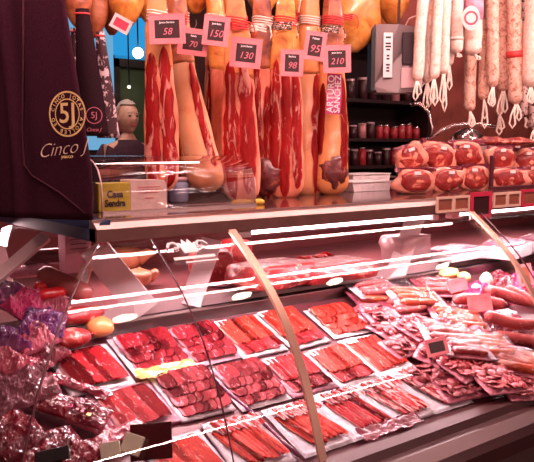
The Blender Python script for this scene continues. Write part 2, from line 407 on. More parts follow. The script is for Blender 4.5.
# seams and struts
def along(xf, r, y_off=-.004, n=6):
    return tube(NB(), [(xf(y) if callable(xf) else xf, y + y_off, z + y_off * .5) for y, z in PROF], r, n)
s = part('glass_seam', along(lambda y: mitre(y) - .002, .0022, -.002), seam_m, smooth=True); s['label'] = 'dark seam at the case corner'
part('glass_seam', along(XS, .0020, -.001), seam_m, smooth=True)
part('glass_seam', along(XM2 + .055, .0025, -.001), seam_m, smooth=True)
def strut(x, w=.026, th=.010):
    bm = NB(); O = []
    for y, z in PROF: O.append((y - .004, z - .002))
    for y, z in PROF[::-1]: O.append((y - .004 - th, z - .004))
    return prism(bm, O, x - w / 2, x + w / 2)
for xm in (XM1, XM2):
    bm = NB(); rows = []
    for i, (y, z) in enumerate(PROF):
        a = PROF[max(i - 1, 0)]; b = PROF[min(i + 1, len(PROF) - 1)]
        t = Vector((b[0] - a[0], b[1] - a[1])).normalized(); n_ = Vector((t.y, -t.x))
        if n_.x > 0: n_ = -n_
        w = .011; p0 = Vector((y, z)) + n_ * .001; p1 = Vector((y, z)) + n_ * .009
        rows.append([(xm - w, p0.x, p0.y), (xm + w, p0.x, p0.y), (xm + w, p1.x, p1.y), (xm - w, p1.x, p1.y)])
    part('glass_strut', skin(bm, rows), strut_m, smooth=False)
# bottom rail (steel, stepped) and body
railp = [(1.272, .700), (1.272, .752), (1.246, .772), (1.214, .764), (1.205, .744), (1.185, .740), (1.150, .722), (1.138, .700), (1.138, .660), (1.272, .660)]
part('bottom_rail', prism(NB(), railp, .42, X_END), steel_lip)
lrail = [(XC - (YF - y), z) for y, z in railp]
part('bottom_rail', prism(NB(), lrail, 1.14, 2.62, 'y'), steel_lip)
part('front_panel', box(NB(), (.42, 1.16, .05), (X_END, 1.20, .66)), frontm)
part('side_panel', box(NB(), (.33, 1.16, .05), (.37, 2.62, .66)), frontm)
part('plinth', box(NB(), (.45, 1.28, .0), (X_END, 2.6, .05)), black)
# sloping deck and its raised back ledge
bm = prism(NB(), [(1.262, dz(1.262) - .004), (1.262, dz(1.262) - .05), (1.86, dz(1.86) - .05), (1.86, dz(1.86) - .004)], .42, X_END)
part('deck', bm, deckm)
bm = NB(); box(bm, (.45, 1.835, .96), (X_END, 1.862, 1.025), .003)
part('deck_ledge', bm, steel_dark)
part('case_floor', box(NB(), (.40, 1.862, .90), (X_END, 2.62, .93)), black)
part('back_panel', box(NB(), (.40, 2.60, .05), (X_END, 2.64, 1.28)), caseback)
part('end_panel', box(NB(), (X_END, 1.16, .05), (X_END + .04, 2.64, 1.27)), caseback)

# countertop
top = thing('countertop', 'polished dark countertop with bright chamfered steel edge above the glass case', 'counter', (XC, YF, ZE))
MT = Matrix.Translation((-XC, -YF, -ZE))
obj('slab', box(NB(), (XC + .02, YF + .03, ZE + .004), (X_END + .05, 2.66, TOPZ)), stone, top, False, MT)
ep = [(YF - .000, ZE + .0), (YF - .0, ZE + .030), (YF + .016, ZE + .044), (YF + .040, ZE + .051), (YF + .040, ZE)]
obj('front_edge', prism(NB(), [(YF, ZE), (YF, ZE + .030), (YF + .040, ZE + .030), (YF + .040, ZE)], XC, X_END + .05), plain('steel_brown_reflection', (.15, .06, .05), .42, .3), top, False, MT)  # same steel as the chamfer; its brown reflection is put into the base colour
obj('edge_chamfer', prism(NB(), [(YF, ZE + .0305), (YF + .016, ZE + .044), (YF + .040, ZE + .051), (YF + .040, ZE + .0305)], XC, X_END + .05), steel, top, False, MT)
obj('side_edge', prism(NB(), [(XC + (y - YF), z) for y, z in ep], YF + .01, 2.66, 'y'), blued, top, False, MT)

# tube lights under the front of the countertop
def tube_light(x0, x1, label):
    t = thing('tube_light', label, 'light', (x0, 1.70, 1.262), 0, 'tube lights under the countertop')
    L = x1 - x0
    obj('lamp_holder', cbox(NB(), (.02, 0, .0), (.045, .03, .026), .003), whitep, t, False)
    obj('lamp_holder', cbox(NB(), (L - .02, 0, .0), (.03, .03, .026), .003), whitep, t, False)
    obj('lamp_tube', cyl(NB(), (.045, 0, -.002), (L - .03, 0, -.002), .0055, 16), tubem, t)
tube_light(1.23, 2.10, 'glowing pink white tube light just right of the first steel strut')
tube_light(2.17, 3.05, 'glowing tube light under the counter edge at the far right')

# middle shelf inside the case
SHY, SHZ = 1.93, 1.045
supm = plain('pale_support_enamel', (.90, .66, .66), .45, 0, .1, nscale=4, namt=.05)
sh = thing('steel_shelf', 'pink lit steel shelf running through the case behind the sliced ham packs', 'shelf', (XC, SHY, SHZ))
MS = Matrix.Translation((-XC, -SHY, -SHZ))
obj('shelf_plate', box(NB(), (.60, SHY, SHZ - .006), (X_END, 2.58, SHZ)), plain('rosy_shelf_steel', (.40, .15, .16), .35, .3, 0, nscale=5, namt=.2), sh, False, MS)
obj('front_lip', box(NB(), (.60, SHY - .004, SHZ - .034), (X_END, SHY, SHZ + .004), .0015), pinkp, sh, False, MS)
for x0 in (.9, 2.0, 3.1):
    obj('bracket', box(NB(), (x0, SHY + .02, SHZ - .05), (x0 + .02, 2.59, SHZ - .006)), steel, sh, False, MS)
def plate(a, b, w, mat, name='support', th=.012, parent=sh):
    """flat support bar between two points, w wide along the viewer's left-right"""
    a = Vector(a); b = Vector(b); d = (b - a).normalized(); s_ = Vector((RT.x, RT.y, 0)); s_ = (s_ - d * s_.dot(d)).normalized(); n_ = d.cross(s_)
    bm = NB(); rows = [[p + s_ * sx * w / 2 + n_ * sy * th / 2 for sx, sy in ((-1, -1), (1, -1), (1, 1), (-1, 1))] for p in (a, b)]
    return obj(name, skin(bm, rows), mat, parent, False, MS if parent == sh else None)
plate(at(92, 246, Y=2.0), at(146, 312, Y=1.91), .085, supm)
plate(at(212, 240, Y=1.99), at(190, 306, Y=1.91), .065, supm)
plate(at(416, 216, Y=2.0), at(392, 284, Y=1.91), .075, supm)
plate(at(46, 236, Y=1.99), at(-6, 280, Y=1.99), .035, supm)
plate(at(-4, 244, Y=2.35), at(8, 296, Y=2.3), .05, pinkp)
# ------------------------------------------------------------------ packs of sliced ham
def slice_mesh(L, W, amp, seed, th=.0035, nx=6, ny=12, rounded=.25):
    """one wavy slice lying in local XY, length along Y"""
    bm = NB()
    def f(u, v):
        y = (v - .5) * L; e = abs(2 * v - 1)
        w = W * (1 - rounded * e ** 3) * (1 + .10 * noise.noise(Vector((v * 3, seed, 0))))
        x = (u - .5) * w + .10 * W * noise.noise(Vector((v * 2.5, seed * 2, 5)))
        z = amp * (math.sin(u * PI) * .9 + .5 * noise.noise(Vector((u * 3, v * 5, seed)))) + th
        return (x, y, z)
    grid(bm, nx, ny, f)
    r = bmesh.ops.solidify(bm, geom=bm.faces[:], thickness=th * .6)
    me = bpy.data.meshes.new('ham_slice'); bmesh.ops.recalc_face_normals(bm, faces=bm.faces); bm.to_mesh(me); bm.free()
    for p in me.polygons: p.use_smooth = True
    return me
def mesh_variants(n, **k):
    return [slice_mesh(seed=i * 3.7 + 1, **k) for i in range(n)]
SLM = {}
def slices(kind):
    if kind not in SLM:
        SLM[kind] = {'strip': mesh_variants(4, L=.108, W=.026, amp=.0026, rounded=.2), 'short': mesh_variants(4, L=.062, W=.028, amp=.0026, rounded=.3),
                     'scallop': mesh_variants(4, L=.058, W=.044, amp=.0018, rounded=.6), 'wide': mesh_variants(4, L=.150, W=.060, amp=.0018, rounded=.2),
                     'narrow': mesh_variants(4, L=.150, W=.022, amp=.0024, rounded=.35)}[kind]
    return SLM[kind]
def colored(me, mat):
    c = me.copy(); c.materials.clear(); c.materials.append(mat); return c
SLC = {}
def smesh(kind, i, mi):
    k = (kind, i % 4, mi)
    if k not in SLC: SLC[k] = colored(slices(kind)[i % 4], M_SL[mi])
    return SLC[k]
TRAYS = {}
def tray_mesh(w, l, mat, seed):
    key = (round(w, 3), round(l, 3), mat.name, seed % 3)
    if key in TRAYS: return TRAYS[key]
    bm = NB()
    def f(u, v):
        x = (u - .5) * w; y = (v - .5) * l
        e = min(u * w, (1 - u) * w, v * l, (1 - v) * l)
        rim = .004 * math.exp(-((e - .011) / .004) ** 2)
        z = .0026 + rim + .0018 * noise.noise(Vector((x * 60, y * 60, seed))) + (.0015 if e > .02 else 0)
        if e < .001: z = .001 + .0016 * noise.noise(Vector((x * 50, y * 50, seed + 3)))
        return (x * (1 + .012 * noise.noise(Vector((y * 30, seed, 0)))), y, z)
    grid(bm, 34, 34, f)
    bmesh.ops.solidify(bm, geom=bm.faces[:], thickness=.0012)
    me = bpy.data.meshes.new('tray'); bmesh.ops.recalc_face_normals(bm, faces=bm.faces); bm.to_mesh(me); bm.free()
    for p in me.polygons: p.use_smooth = True
    me.materials.append(mat); TRAYS[key] = me
    return me
def add_slice(t, kind, i, mi, x, y, z, rz, tilt=0.0, s=1.0):
    o = obj('ham_slice', smesh(kind, i, mi), None, t)
    o.matrix_local = Matrix.Translation((x, y, z)) @ Matrix.Rotation(rz, 4, 'Z') @ Matrix.Rotation(tilt, 4, 'Y') @ Matrix.Diagonal((s, s, 1, 1))
    return o
DECKROT = Matrix.Rotation(SLA, 4, 'X')
def deckM(x, y, off=0.0, rz=0.0, tilt=0.0, roll=0.0):
    n_ = Vector((0, -math.sin(SLA), math.cos(SLA)))
    return Matrix.Translation(Vector((x, y, dz(y))) + n_ * off) @ DECKROT @ Matrix.Rotation(rz, 4, 'Z') @ Matrix.Rotation(tilt, 4, 'X') @ Matrix.Rotation(roll, 4, 'Y')
def ham_pack(x, y, style, mi, label, rz=0.0, w=.158, l=.186, tray=None, off=.001, lab=True, tilt=0.0):
    rr = random.Random(int(x * 1000) * 7 + int(y * 1000))
    t = thing('sliced_ham_pack', label, 'ham pack', group='packs of sliced ham on the sloping deck', M=deckM(x, y, off, rz, tilt))
    obj('tray', tray_mesh(w * 1.06, l * 1.03, tray or tray_w, rr.randint(0, 2)), None, t)
    iw, il = w - .026, l - .026
    z0 = .0045
    J = lambda a: rr.uniform(-a, a)
    if style == 'two_bands':
        for k in range(8): add_slice(t, 'short', rr.randint(0, 3), 2 if mi == 0 else 0, -iw / 2 + iw * (k + .5) / 8, -l * .5 + .042 + J(.002), z0 + .0006 * k, .10 + J(.08), -.06)
        for k in range(8): add_slice(t, 'strip', rr.randint(0, 3), mi, -iw / 2 + iw * (k + .5) / 8, .022 + J(.002), z0 + .0036 + .0006 * k, J(.04), -.05, (l - .07) / .108)
    elif style == 'scallops':
        for row in range(4):
            for k in range(6): add_slice(t, 'scallop', rr.randint(0, 3), mi, -iw / 2 + .004 + iw * (k + .5) / 6 + J(.001), -il / 2 + .026 + row * (il - .050) / 3 + J(.002), z0 + .0026 * row + .0007 * k, J(.15), -.13, 1.08)
    elif style == 'strips':
        for k in range(8): add_slice(t, 'narrow', rr.randint(0, 3), mi, -iw / 2 + iw * (k + .5) / 8, J(.002), z0 + .0006 * k, .03 + J(.05), -.08, (l - .03) / .15)
    elif style == 'wide':
        for k in range(5): add_slice(t, 'wide', rr.randint(0, 3), mi, -iw / 2 + .024 + (iw - .05) * k / 4, J(.002), z0 + .0012 * k, .08 + J(.06), -.03, (l - .035) / .15)
    elif style == 'fan':
        for k in range(9): add_slice(t, 'narrow', rr.randint(0, 3), mi, -iw / 2 + .010 + (iw - .02) * (k + .5) / 9, -.010 + J(.004), z0 + .0006 * k, .30 + J(.08), -.08, (l - .055) / .15)
        for k in range(6): add_slice(t, 'short', rr.randint(0, 3), 3, -iw / 2 + iw * (k + .5) / 6, il / 2 - .022 + J(.003), z0 + .0052 + .0006 * k, .4 + J(.15), -.08, .78)
    if lab:
        lx = -w / 2 + .030; ly = l / 2 - .020
        lb = obj('price_label', cbox(NB(), (0, 0, 0), (.044, .024, .0012)), paper, t, False, Matrix.Translation((lx, ly, .0128)))
        pm = NB()
        for q in range(3): cbox(pm, (-.003 + q * .002, .006 - q * .006, .0009), (.026 - q * .006, .0016, .0005))
        obj('print_lines', pm, ink, lb, False)
    return t

def sp(row, n, tot, look): 
    rown = {1: 'back', 2: 'middle', 3: 'front'}[row]
    return f'{look}, {n} from left, {rown} row'
Y1, Y2, Y3 = 1.722, 1.545, 1.368
P = ham_pack
P(.785, Y1 - .005, 'wide', 0, sp(1, 'first', 6, 'pack of broad bright red ham slices'), -.02, .165, .180)
P(.965, Y1 + .012, 'scallops', 2, sp(1, 'second', 6, 'pack of overlapping dark ham rounds'), .0, .160, .170, tray_w)
P(1.127, Y1 + .005, 'scallops', 2, sp(1, 'third', 6, 'pink edged pack of curled ham rounds'), .02, .150, .172, tray_p)
P(1.286, Y1, 'two_bands', 1, sp(1, 'fourth', 6, 'pack of long orange strips'), .02, .156, .184)
P(1.452, Y1 + .002, 'two_bands', 1, sp(1, 'fifth', 6, 'orange ham strips behind the strut'), .05, .150, .200)
P(1.640, Y1 - .008, 'scallops', 1, sp(1, 'last', 6, 'pack of round orange ham slices'), -.02, .160, .160)
P(.820, Y2 + .010, 'wide', 0, sp(2, 'first', 6, 'pink rimmed pack of marbled slices'), .03, .165, .165, tray_p)
P(.985, Y2 + .012, 'scallops', 2, sp(2, 'second', 6, 'pack of ham rounds by the divider'), -.02, .150, .178)
P(1.152, Y2 - .003, 'scallops', 2, sp(2, 'third', 6, 'pack of dark curled ham slices'), .0, .152, .172)
P(1.316, Y2 - .008, 'two_bands', 0, sp(2, 'fourth', 6, 'pack of red strips over crosswise ones'), .0, .156, .168, tray_p)
P(1.478, Y2 - .015, 'two_bands', 1, sp(2, 'fifth', 6, 'coral red strips beside the strut'), .02, .150, .172)
P(1.634, Y2 - .005, 'strips', 1, sp(2, 'last', 6, 'glossy orange strips next to the sausages'), .0, .152, .182)
P(.850, Y3 - .006, 'wide', 1, sp(3, 'first', 6, 'slices half under the dark reflection box'), .0, .155, .170)
P(1.020, Y3 - .002, 'fan', 1, sp(3, 'second', 6, 'slanted bright slices left of the seam'), -.05, .158, .180)
P(1.205, Y3 - .005, 'fan', 1, sp(3, 'third', 6, 'pack of pale and red slanted strips'), .0, .160, .178)
P(1.368, Y3 - .003, 'fan', 0, sp(3, 'fourth', 6, 'slanted red strips behind the strut foot'), .0, .152, .182)
P(1.522, Y3 - .004, 'fan', 3, sp(3, 'fifth', 6, 'fat streaked slices in white film'), .03, .150, .182)
P(1.682, Y3 - .000, 'fan', 3, sp(3, 'last', 6, 'marbled slices nearest rail and sausages'), -.02, .158, .190)
# dark dividers between columns
def divider(xa, ya, xb, yb, label):
    bm = NB(); a = Vector((xa, ya, dz(ya) + .006)); b = Vector((xb, yb, dz(yb) + .006))
    tube(bm, [a + (b - a) * i / 8 + Vector((.0015 * math.sin(i * 1.7), 0, .001 * math.sin(i * 2.3))) for i in range(9)], .0055, 6)
    return tagp(obj('rolled_film_divider', bm, M_div), label, 'divider', None)
M_div = plain('purple_rolled_film', (.16, .03, .08), .2, 0, .8, nscale=40, namt=.3, bump=.4)
divider(1.066, 1.63, 1.108, 1.285, 'dark purple film roll between the left packs and the packs right of it')
# crumpled film edge along the front right of the packs
def crumple_sheet(name, x0, x1, y0, y1, mat, label, cat, h=.012, seed=3, off=.004, parent=None, nx=60, ny=16, rz=0):
    t = deckM((x0 + x1) / 2, (y0 + y1) / 2, off, rz)
    bm = NB(); W = x1 - x0; L = (y1 - y0) / math.cos(SLA)
    def f(u, v):
        x = (u - .5) * W; y = (v - .5) * L
        n_ = noise.fractal(Vector((x * 38, y * 70, seed)), 1.0, 2.0, 4)
        return (x, y + .004 * n_, .5 * h + h * .6 * n_)
    grid(bm, nx, ny, f); bmesh.ops.solidify(bm, geom=bm.faces[:], thickness=.001)
    o = obj(name, bm, mat); o.matrix_world = t
    return tagp(o, label, cat)
crumple_sheet('yellow_highlight', .875, 1.05, 1.625, 1.665, plain('yellow_highlight_film', (.80, .62, .20), .2, 0, .9, nscale=60, namt=.3), 'crumpled yellow film painting a highlight between the second back and middle row packs', 'plastic film', .006, 6, .014)  # yellow highlight on the pack edge, put in as a coloured film sheet
crumple_sheet('film_edge', 1.30, 1.52, 1.258, 1.300, pinkclear, 'crumpled pale film tucked along the steel rail below the front packs', 'plastic film', .008, 3, .012)

# ------------------------------------------------------------------ pillow shaped packs and bags
def crease(x, y, s_, seed):
    v = Vector((x * s_, y * s_, seed)); a = 0; k = 1.0
    for o_ in range(4):
        a += k * (.55 - abs(noise.noise(v)) * 1.9); v = v * 2.03 + Vector((3.1, 1.7, .4)); k *= .55
    return a
def pillow(L, W, H, seed=0, rough=.25, n=28, pw=.55, sc=22):
    bm = NB()
    def side(sg):
        def f(u, v):
            x = (u - .5) * L; y = (v - .5) * W
            e = max(0.0, (1 - abs(2 * u - 1) ** 3) * (1 - abs(2 * v - 1) ** 3)) ** pw
            k = crease(x, y, sc, seed) if rough > .45 else noise.fractal(Vector((x * sc, y * sc, seed)), 1.0, 2.1, 4)
            z = H * (.5 * e * sg) * (1 + rough * k) + (rough * H * .35 * k * (e > 0))
            wob = 1 + .05 * noise.noise(Vector((x * 15, y * 15, seed + 9)))
            return (x * wob, y * wob, z)
        return f
    grid(bm, n, n, side(1)); grid(bm, n, n, side(-1))
    bmesh.ops.remove_doubles(bm, verts=bm.verts, dist=1e-6)
    return bm
def slice_disc(r, th, seed, n=16, wav=.12):
    bm = NB(); rings = []
    for z, k in ((0, .96), (th * .5, 1.0), (th, .96)):
        rings.append([(r * k * (1 + .06 * noise.noise(Vector((math.cos(a), math.sin(a), seed)))) * math.cos(a), r * k * .82 * math.sin(a), z + wav * r * noise.noise(Vector((math.cos(a) * 1.2, math.sin(a) * 1.2, seed + 4)))) for a in [2 * PI * i / n for i in range(n)]])
    return skin(bm, rings)
DISC = {}
def disc(mat, i, r=.021):
    k = (mat.name, i % 3, r)
    if k not in DISC:
        bm = slice_disc(r, .0025, i % 3 * 3.3); me = bpy.data.meshes.new('sausage_slice')
        bmesh.ops.recalc_face_normals(bm, faces=bm.faces); bm.to_mesh(me); bm.free()
        for p in me.polygons: p.use_smooth = True
        me.materials.append(mat); DISC[k] = me
    return DISC[k]
def sliced_pack(M, mat, label, L=.17, W=.12, rows=4, cols=6, r=.019, seed=1, cat='sausage pack', group='bags of sliced sausage', fm=None):
    rr = random.Random(seed)
    t = thing('sliced_sausage_pack', label, cat, group=group, M=M)
    obj('film_bag', pillow(L, W, .012, seed, .5), fm or saus_film, t)
    for a in range(rows):
        for b in range(cols):
            x = (b + .5) / cols * (L - .035) - (L - .035) / 2; y = (a + .5) / rows * (W - .028) - (W - .028) / 2
            e = 1 - (abs(x) / (L / 2)) ** 2 * .5 - (abs(y) / (W / 2)) ** 2 * .5
            o = obj('sausage_slice', disc(mat, rr.randint(0, 2), r), None, t)
            o.matrix_local = Matrix.Translation((x + rr.uniform(-.003, .003), y + rr.uniform(-.003, .003), .004 + .006 * e + rr.uniform(0, .003))) @ Matrix.Rotation(rr.uniform(0, 6), 4, 'Z') @ Matrix.Rotation(rr.uniform(.15, .65), 4, 'X')
    return t
def banana(L, r, bend=.01, n=14, seed=0, lump=.05):
    pts = []; rad = []
    for i in range(n + 1):
        u = i / n; x = (u - .5) * L
        pts.append((x, bend * math.sin(u * PI * 1.3 + seed), bend * .3 * math.sin(u * 5 + seed)))
        e = min(u, 1 - u) * L
        rad.append(r * (min(1, math.sqrt(max(.02, 1 - (1 - min(1, e / r)) ** 2)))) * (1 + lump * noise.noise(Vector((u * 6, seed, 1)))))
    return tube(NB(), pts, rad, 12)
def stick_pack(M, mat, label, n=4, L=.19, r=.013, seed=1, group='packs of whole cured sausages', ends=True):
    """clear pack holding several whole sausages side by side"""
    t = thing('sausage_pack', label, 'sausage pack', group=group, M=M)
    W = n * r * 2.05 + .01
    for k in range(n):
        obj('sausage', banana(L - .03, r, .004, 12, seed + k * 1.9), mat, t, True, Matrix.Translation((0, (k - (n - 1) / 2) * r * 2.02, r)))
    bm = pillow(L, W + .02, .004, seed, .5, 16); obj('backing_film', bm, saus_film, t, True, Matrix.Translation((0, 0, .001)))
    obj('clear_wrap', pillow(L - .01, W + .014, r * 2.9, seed + 5, .30, 24, .35, 30), film, t, True, Matrix.Translation((0, 0, r * 1.05)))
    if ends:
        for sg in (-1, 1):
            bm = NB(); grid(bm, 10, 5, lambda u, v: (sg * (L / 2 - .02 + u * .026), (v - .5) * (W + .01), .006 + .009 * (1 - u) * (1 - abs(2 * v - 1)) + .004 * noise.noise(Vector((u * 9, v * 9, seed)))))
            bmesh.ops.solidify(bm, geom=bm.faces[:], thickness=.0008)
            obj('sealed_end', bm, pinkclear if seed % 2 else tray_w, t)
    return t
def whole_sausage(M, mat, label, L=.2, r=.02, seed=1, name='cured_sausage', group=None, bend=.012, tie=True):
    t = thing(name, label, 'sausage', group=group, M=M)
    obj('sausage_body', banana(L, r, bend, 18, seed, .08), mat, t, True, Matrix.Translation((0, 0, r)))
    if tie:
        obj('end_string', tube(NB(), [(L / 2 - .004, 0, r), (L / 2 + .01, .003, r), (L / 2 + .018, .006, r * .6)], .0018, 6), ropew, t)
    return t
def bag(M, mat, label, L=.2, W=.15, H=.05, seed=1, name='crumpled_bag', group='bags heaped at the left end', rough=.6, parts=(), n=56):
    t = thing(name, label, 'bag', group=group, M=M)
    obj('wrapper', pillow(L, W, H, seed, rough, n, .6, 17), mat, t, n < 30)
    for p_ in parts: p_(t)
    return t
def dM(px, py, off=0.0, rz=0.0, tilt=0.0, roll=0.0):
    p = on_deck(px, py, off)
    return deckM(p.x, p.y, off * .93, rz, tilt, roll)

# right hand pile
G1, G2 = 'clear packs of whole chorizo sticks', 'bags of sliced sausage'
stick_pack(dM(372, 296, .012, -.15), chorizo, 'pack of dark orange chorizo sticks at the back left of the sausage pile', 4, .20, .012, 1, G1)
stick_pack(dM(372, 289, .030, -.05), choripink, 'pack of pinkish sticks topmost against the back ledge, left of clear film', 3, .19, .012, 2, G1)
sliced_pack(dM(366, 312, .016, .2), salchi, 'small bag of sliced sausage beside the last back-row ham pack', .12, .09, 3, 4, .017, 3)
stick_pack(dM(412, 297, .042, -.35), chorizo, 'pack of bright orange chorizo sticks with shiny striped end', 4, .20, .013, 4, G1)
stick_pack(dM(436, 287, .030, -.30), choripink, 'pack of reddish sticks behind the bright orange chorizo pack', 4, .19, .012, 5, G1)
stick_pack(dM(404, 307, .026, -.1), choripink, 'pack of dull red sticks under the bright orange chorizo pack', 3, .17, .012, 15, G1)
sliced_pack(dM(388, 326, .018, .35), salchi2, 'bag of dark red sliced sausage above the front ham packs', .16, .11, 4, 5, .018, 6)
sliced_pack(dM(415, 325, .036, .15), salchi, 'bulging bag of pink sausage slices in the middle of the pile', .16, .12, 4, 6, .018, 7)
sliced_pack(dM(402, 345, .014, .1), salchi2, 'half hidden bag of dark slices left of the black price tag', .16, .10, 4, 5, .018, 8)
stick_pack(dM(455, 318, .040, -.55), chorizo, 'pack of orange chorizo sticks right of the pink sliced bag', 4, .20, .013, 9, G1)
stick_pack(dM(444, 333, .046, -.50), choripink, 'pack of pink sticks directly above the black price tag', 3, .19, .014, 10, G1)
sliced_pack(dM(462, 362, .036, .1), salchi, 'large bag of pink marbled sausage slices right of the black tag', .19, .13, 5, 7, .018, 11)
sliced_pack(dM(494, 377, .040, -.2), salchi, 'bag of curled pink sausage slices nearest the steel rail corner', .17, .13, 5, 6, .018, 12)
sliced_pack(dM(430, 372, .012, .0), salchi2, 'flat bag of dark slices under the large pink marbled bag', .20, .09, 3, 7, .018, 13)
sliced_pack(dM(460, 388, .012, -.1), salchi2, 'flat bag of dark slices lying along the rail', .20, .10, 3, 7, .018, 14)
stick_pack(dM(482, 345, .044, -.45), chorizo, 'pack of plump orange sausages left of the pale salami', 4, .20, .014, 16, G1)
stick_pack(dM(516, 362, .036, -.7), chorizo, 'pack of speckled orange sausages at the right edge above the rail', 4, .21, .014, 17, G1)
stick_pack(dM(460, 346, .058, -.45), choripink, 'short pack of pink sausages lying over the pink marbled bag', 3, .16, .012, 18, G1)
whole_sausage(dM(504, 322, .060, -.45), choripink, 'thick pale pink salami lying near the right edge of the pile', .20, .020, 2, 'salami')
whole_sausage(dM(522, 345, .020, -.8), choripink, 'mottled salami half buried below the thick pale pink salami', .22, .019, 5, 'salami')
whole_sausage(dM(474, 304, .040, -.35), choripink, 'pink cured sausage under the lower red tag', .22, .020, 6)
whole_sausage(dM(505, 300, .030, -.5), choripink, 'pink cured sausage right of the lower red tag', .20, .022, 7)
whole_sausage(dM(525, 300, .045, -.9), choripink, 'pale salami behind the second steel strut', .20, .018, 8, 'salami')
bag(dM(510, 335, .006, .2), redbag, 'dark red bag beneath the salamis at the right', .3, .22, .03, 4, group=None)
bag(dM(440, 312, .004, .2), redbag, 'dark red film bag beneath the chorizo packs', .36, .22, .03, 9, group=None)
bag(dM(399, 286, .052, .3), film, 'small knot of clear shiny film on top of the chorizo packs', .075, .07, .035, 12, 'clear_film_knot', None, .9, n=18)
bag(dM(480, 298, .012, .1), pinkfilm, 'pink printed bag behind the lower red tag', .22, .16, .05, 21, 'printed_bag', None)
bag(dM(527, 285, .03, .1), pinkfilm, 'pink printed bag at the far right edge behind the strut', .22, .16, .05, 22, 'printed_bag', None)
bag(dM(497, 282, .03, .3), redbag, 'red bag between the cheeses and the second strut', .16, .10, .045, 23, 'red_bag', None)

sliced_pack(dM(428, 352, .030, .5), salchi2, 'small bag of dark slices tucked under the black price tag', .13, .09, 3, 5, .017, 31)
sliced_pack(dM(378, 314, .030, -.2), salchi2, 'bag of dark slices leaning on the dark orange chorizo pack', .13, .09, 3, 5, .017, 32)
sliced_pack(dM(520, 388, .020, -.3), salchi2, 'bag of dark slices at the right edge just above the rail', .16, .11, 4, 6, .018, 33)
sliced_pack(dM(500, 350, .050, -.5), salchi, 'bag of pink slices between the plump orange and speckled orange packs', .14, .10, 4, 5, .018, 34)
bag(dM(470, 330, .055, .2), pinkclear, 'pale crumpled empty film above the plump orange sausages', .12, .06, .02, 61, 'crumpled_film', None)
bag(dM(436, 318, .060, -.3), pinkclear, 'twisted pale film end between the orange and reddish packs', .09, .04, .02, 62, 'crumpled_film', None)
bag(dM(500, 312, .060, -.3), pinkclear, 'pale crumpled film above the thick pale pink salami', .12, .06, .02, 63, 'crumpled_film', None)
# crumpled fully sealed corner of clear film next to the rail
tc = thing('rail_card_holder', 'small clear card holder clipped on the rail at the right', 'card holder', M=Matrix.Translation(on_deck(497, 398, .01)) @ Matrix.Rotation(CAMROT + .3, 4, 'Z'))
obj('holder_plate', cbox(NB(), (0, 0, .014), (.040, .002, .030)), filmthick, tc, False)

# cheeses at the back
def at_deck(px, py, off): return on_deck(px, py, off)
def lump(px, py, off, s, mat, label, name='cheese_piece', cat='cheese', rz=0, seed=1, group=None):
    bm = NB(); sph(bm, (0, 0, 0), 1, 20)
    for v in bm.verts: v.co *= 1 + .12 * noise.noise(v.co * 1.6 + Vector((seed, 0, 0)))
    for v in bm.verts: v.co = Vector((v.co.x * s[0], v.co.y * s[1], v.co.z * s[2]))
    o = obj(name, bm, mat); o.matrix_world = Matrix.Translation(at_deck(px, py, off)) @ Matrix.Rotation(rz, 4, 'Z')
    return tagp(o, label, cat, group)
lump(449, 273, .045, (.055, .032, .022), cheese, 'yellow cheese piece left of the white cheese ball', rz=.2, seed=2)
lump(464, 277, .050, (.034, .026, .020), cheese, 'small pale yellow cheese beside the larger yellow piece', rz=.6, seed=5)
lump(486, 281, .050, (.028, .024, .034), creamy, 'upright cream cheese ball wrapped in film near the second strut', rz=0, seed=3)
lump(476, 290, .035, (.022, .018, .024), creamy, 'small white cheese just behind the lower red tag', rz=0, seed=4)

# ------------------------------------------------------------------ price tags
def price_tag(px, py, Y, wpx, hpx, label, frame=tagpink, board=tagboard, rz=0.0, roll=0.0, lines=(), price='', hook=0.0, M=None, name='price_tag', group='price tags hanging on the hams', inkm=pinkink, th=.006, m=None, bw=.19):
    p = at(px, py, Y=Y) if M is None else None
    m = m or mpp(p); w, h = wpx * m, hpx * m
    t = thing(name, label, 'price tag', group=group, M=M if M is not None else Matrix.Translation(p) @ Matrix.Rotation(CAMROT + rz, 4, 'Z') @ Matrix.Rotation(roll, 4, 'Y'))
    b = min(w, h) * bw
    bm = NB()
    box(bm, (-w / 2, 0, -h / 2), (w / 2, th, -h / 2 + b)); box(bm, (-w / 2, 0, h / 2 - b), (w / 2, th, h / 2))
    box(bm, (-w / 2, 0, -h / 2 + b), (-w / 2 + b, th, h / 2 - b)); box(bm, (w / 2 - b, 0, -h / 2 + b), (w / 2, th, h / 2 - b))
    box(bm, (-w / 2 - .001, -.001, h / 2 - .002), (w / 2 + .001, th + .001, h / 2 + .001))
    bmesh.ops.remove_doubles(bm, verts=bm.verts, dist=1e-5)
    obj('frame', bm, frame, t, False)
    obj('board', box(NB(), (-w / 2 + b * .8, th * .35, -h / 2 + b * .8), (w / 2 - b * .8, th * .9, h / 2 - b * .8)), board, t, False)
    iw, ih = w - 2 * b, h - 2 * b
    z = ih / 2 - ih * .13
    for s_ in lines:
        text(s_, ih * .15, whiteink, t, (0, th * .3, z), extrude=.0002, sx=min(1.0, iw * .92 / max(.001, len(s_) * ih * .20 * .52)), bold=.0002); z -= ih * .2
    if price: text(price, ih * .52, inkm, t, (0, th * .3, -ih * .14), extrude=.0003, shear=.25, sx=min(1.0, iw * .9 / (len(price) * ih * .52 * .5)))
    if hook:
        obj('hook_wire', tube(NB(), [(0, th / 2, h / 2), (.004, th / 2 + .004, h / 2 + hook * .5), (0, th / 2 + .012, h / 2 + hook)], .0009, 5), steel, t)
    return t
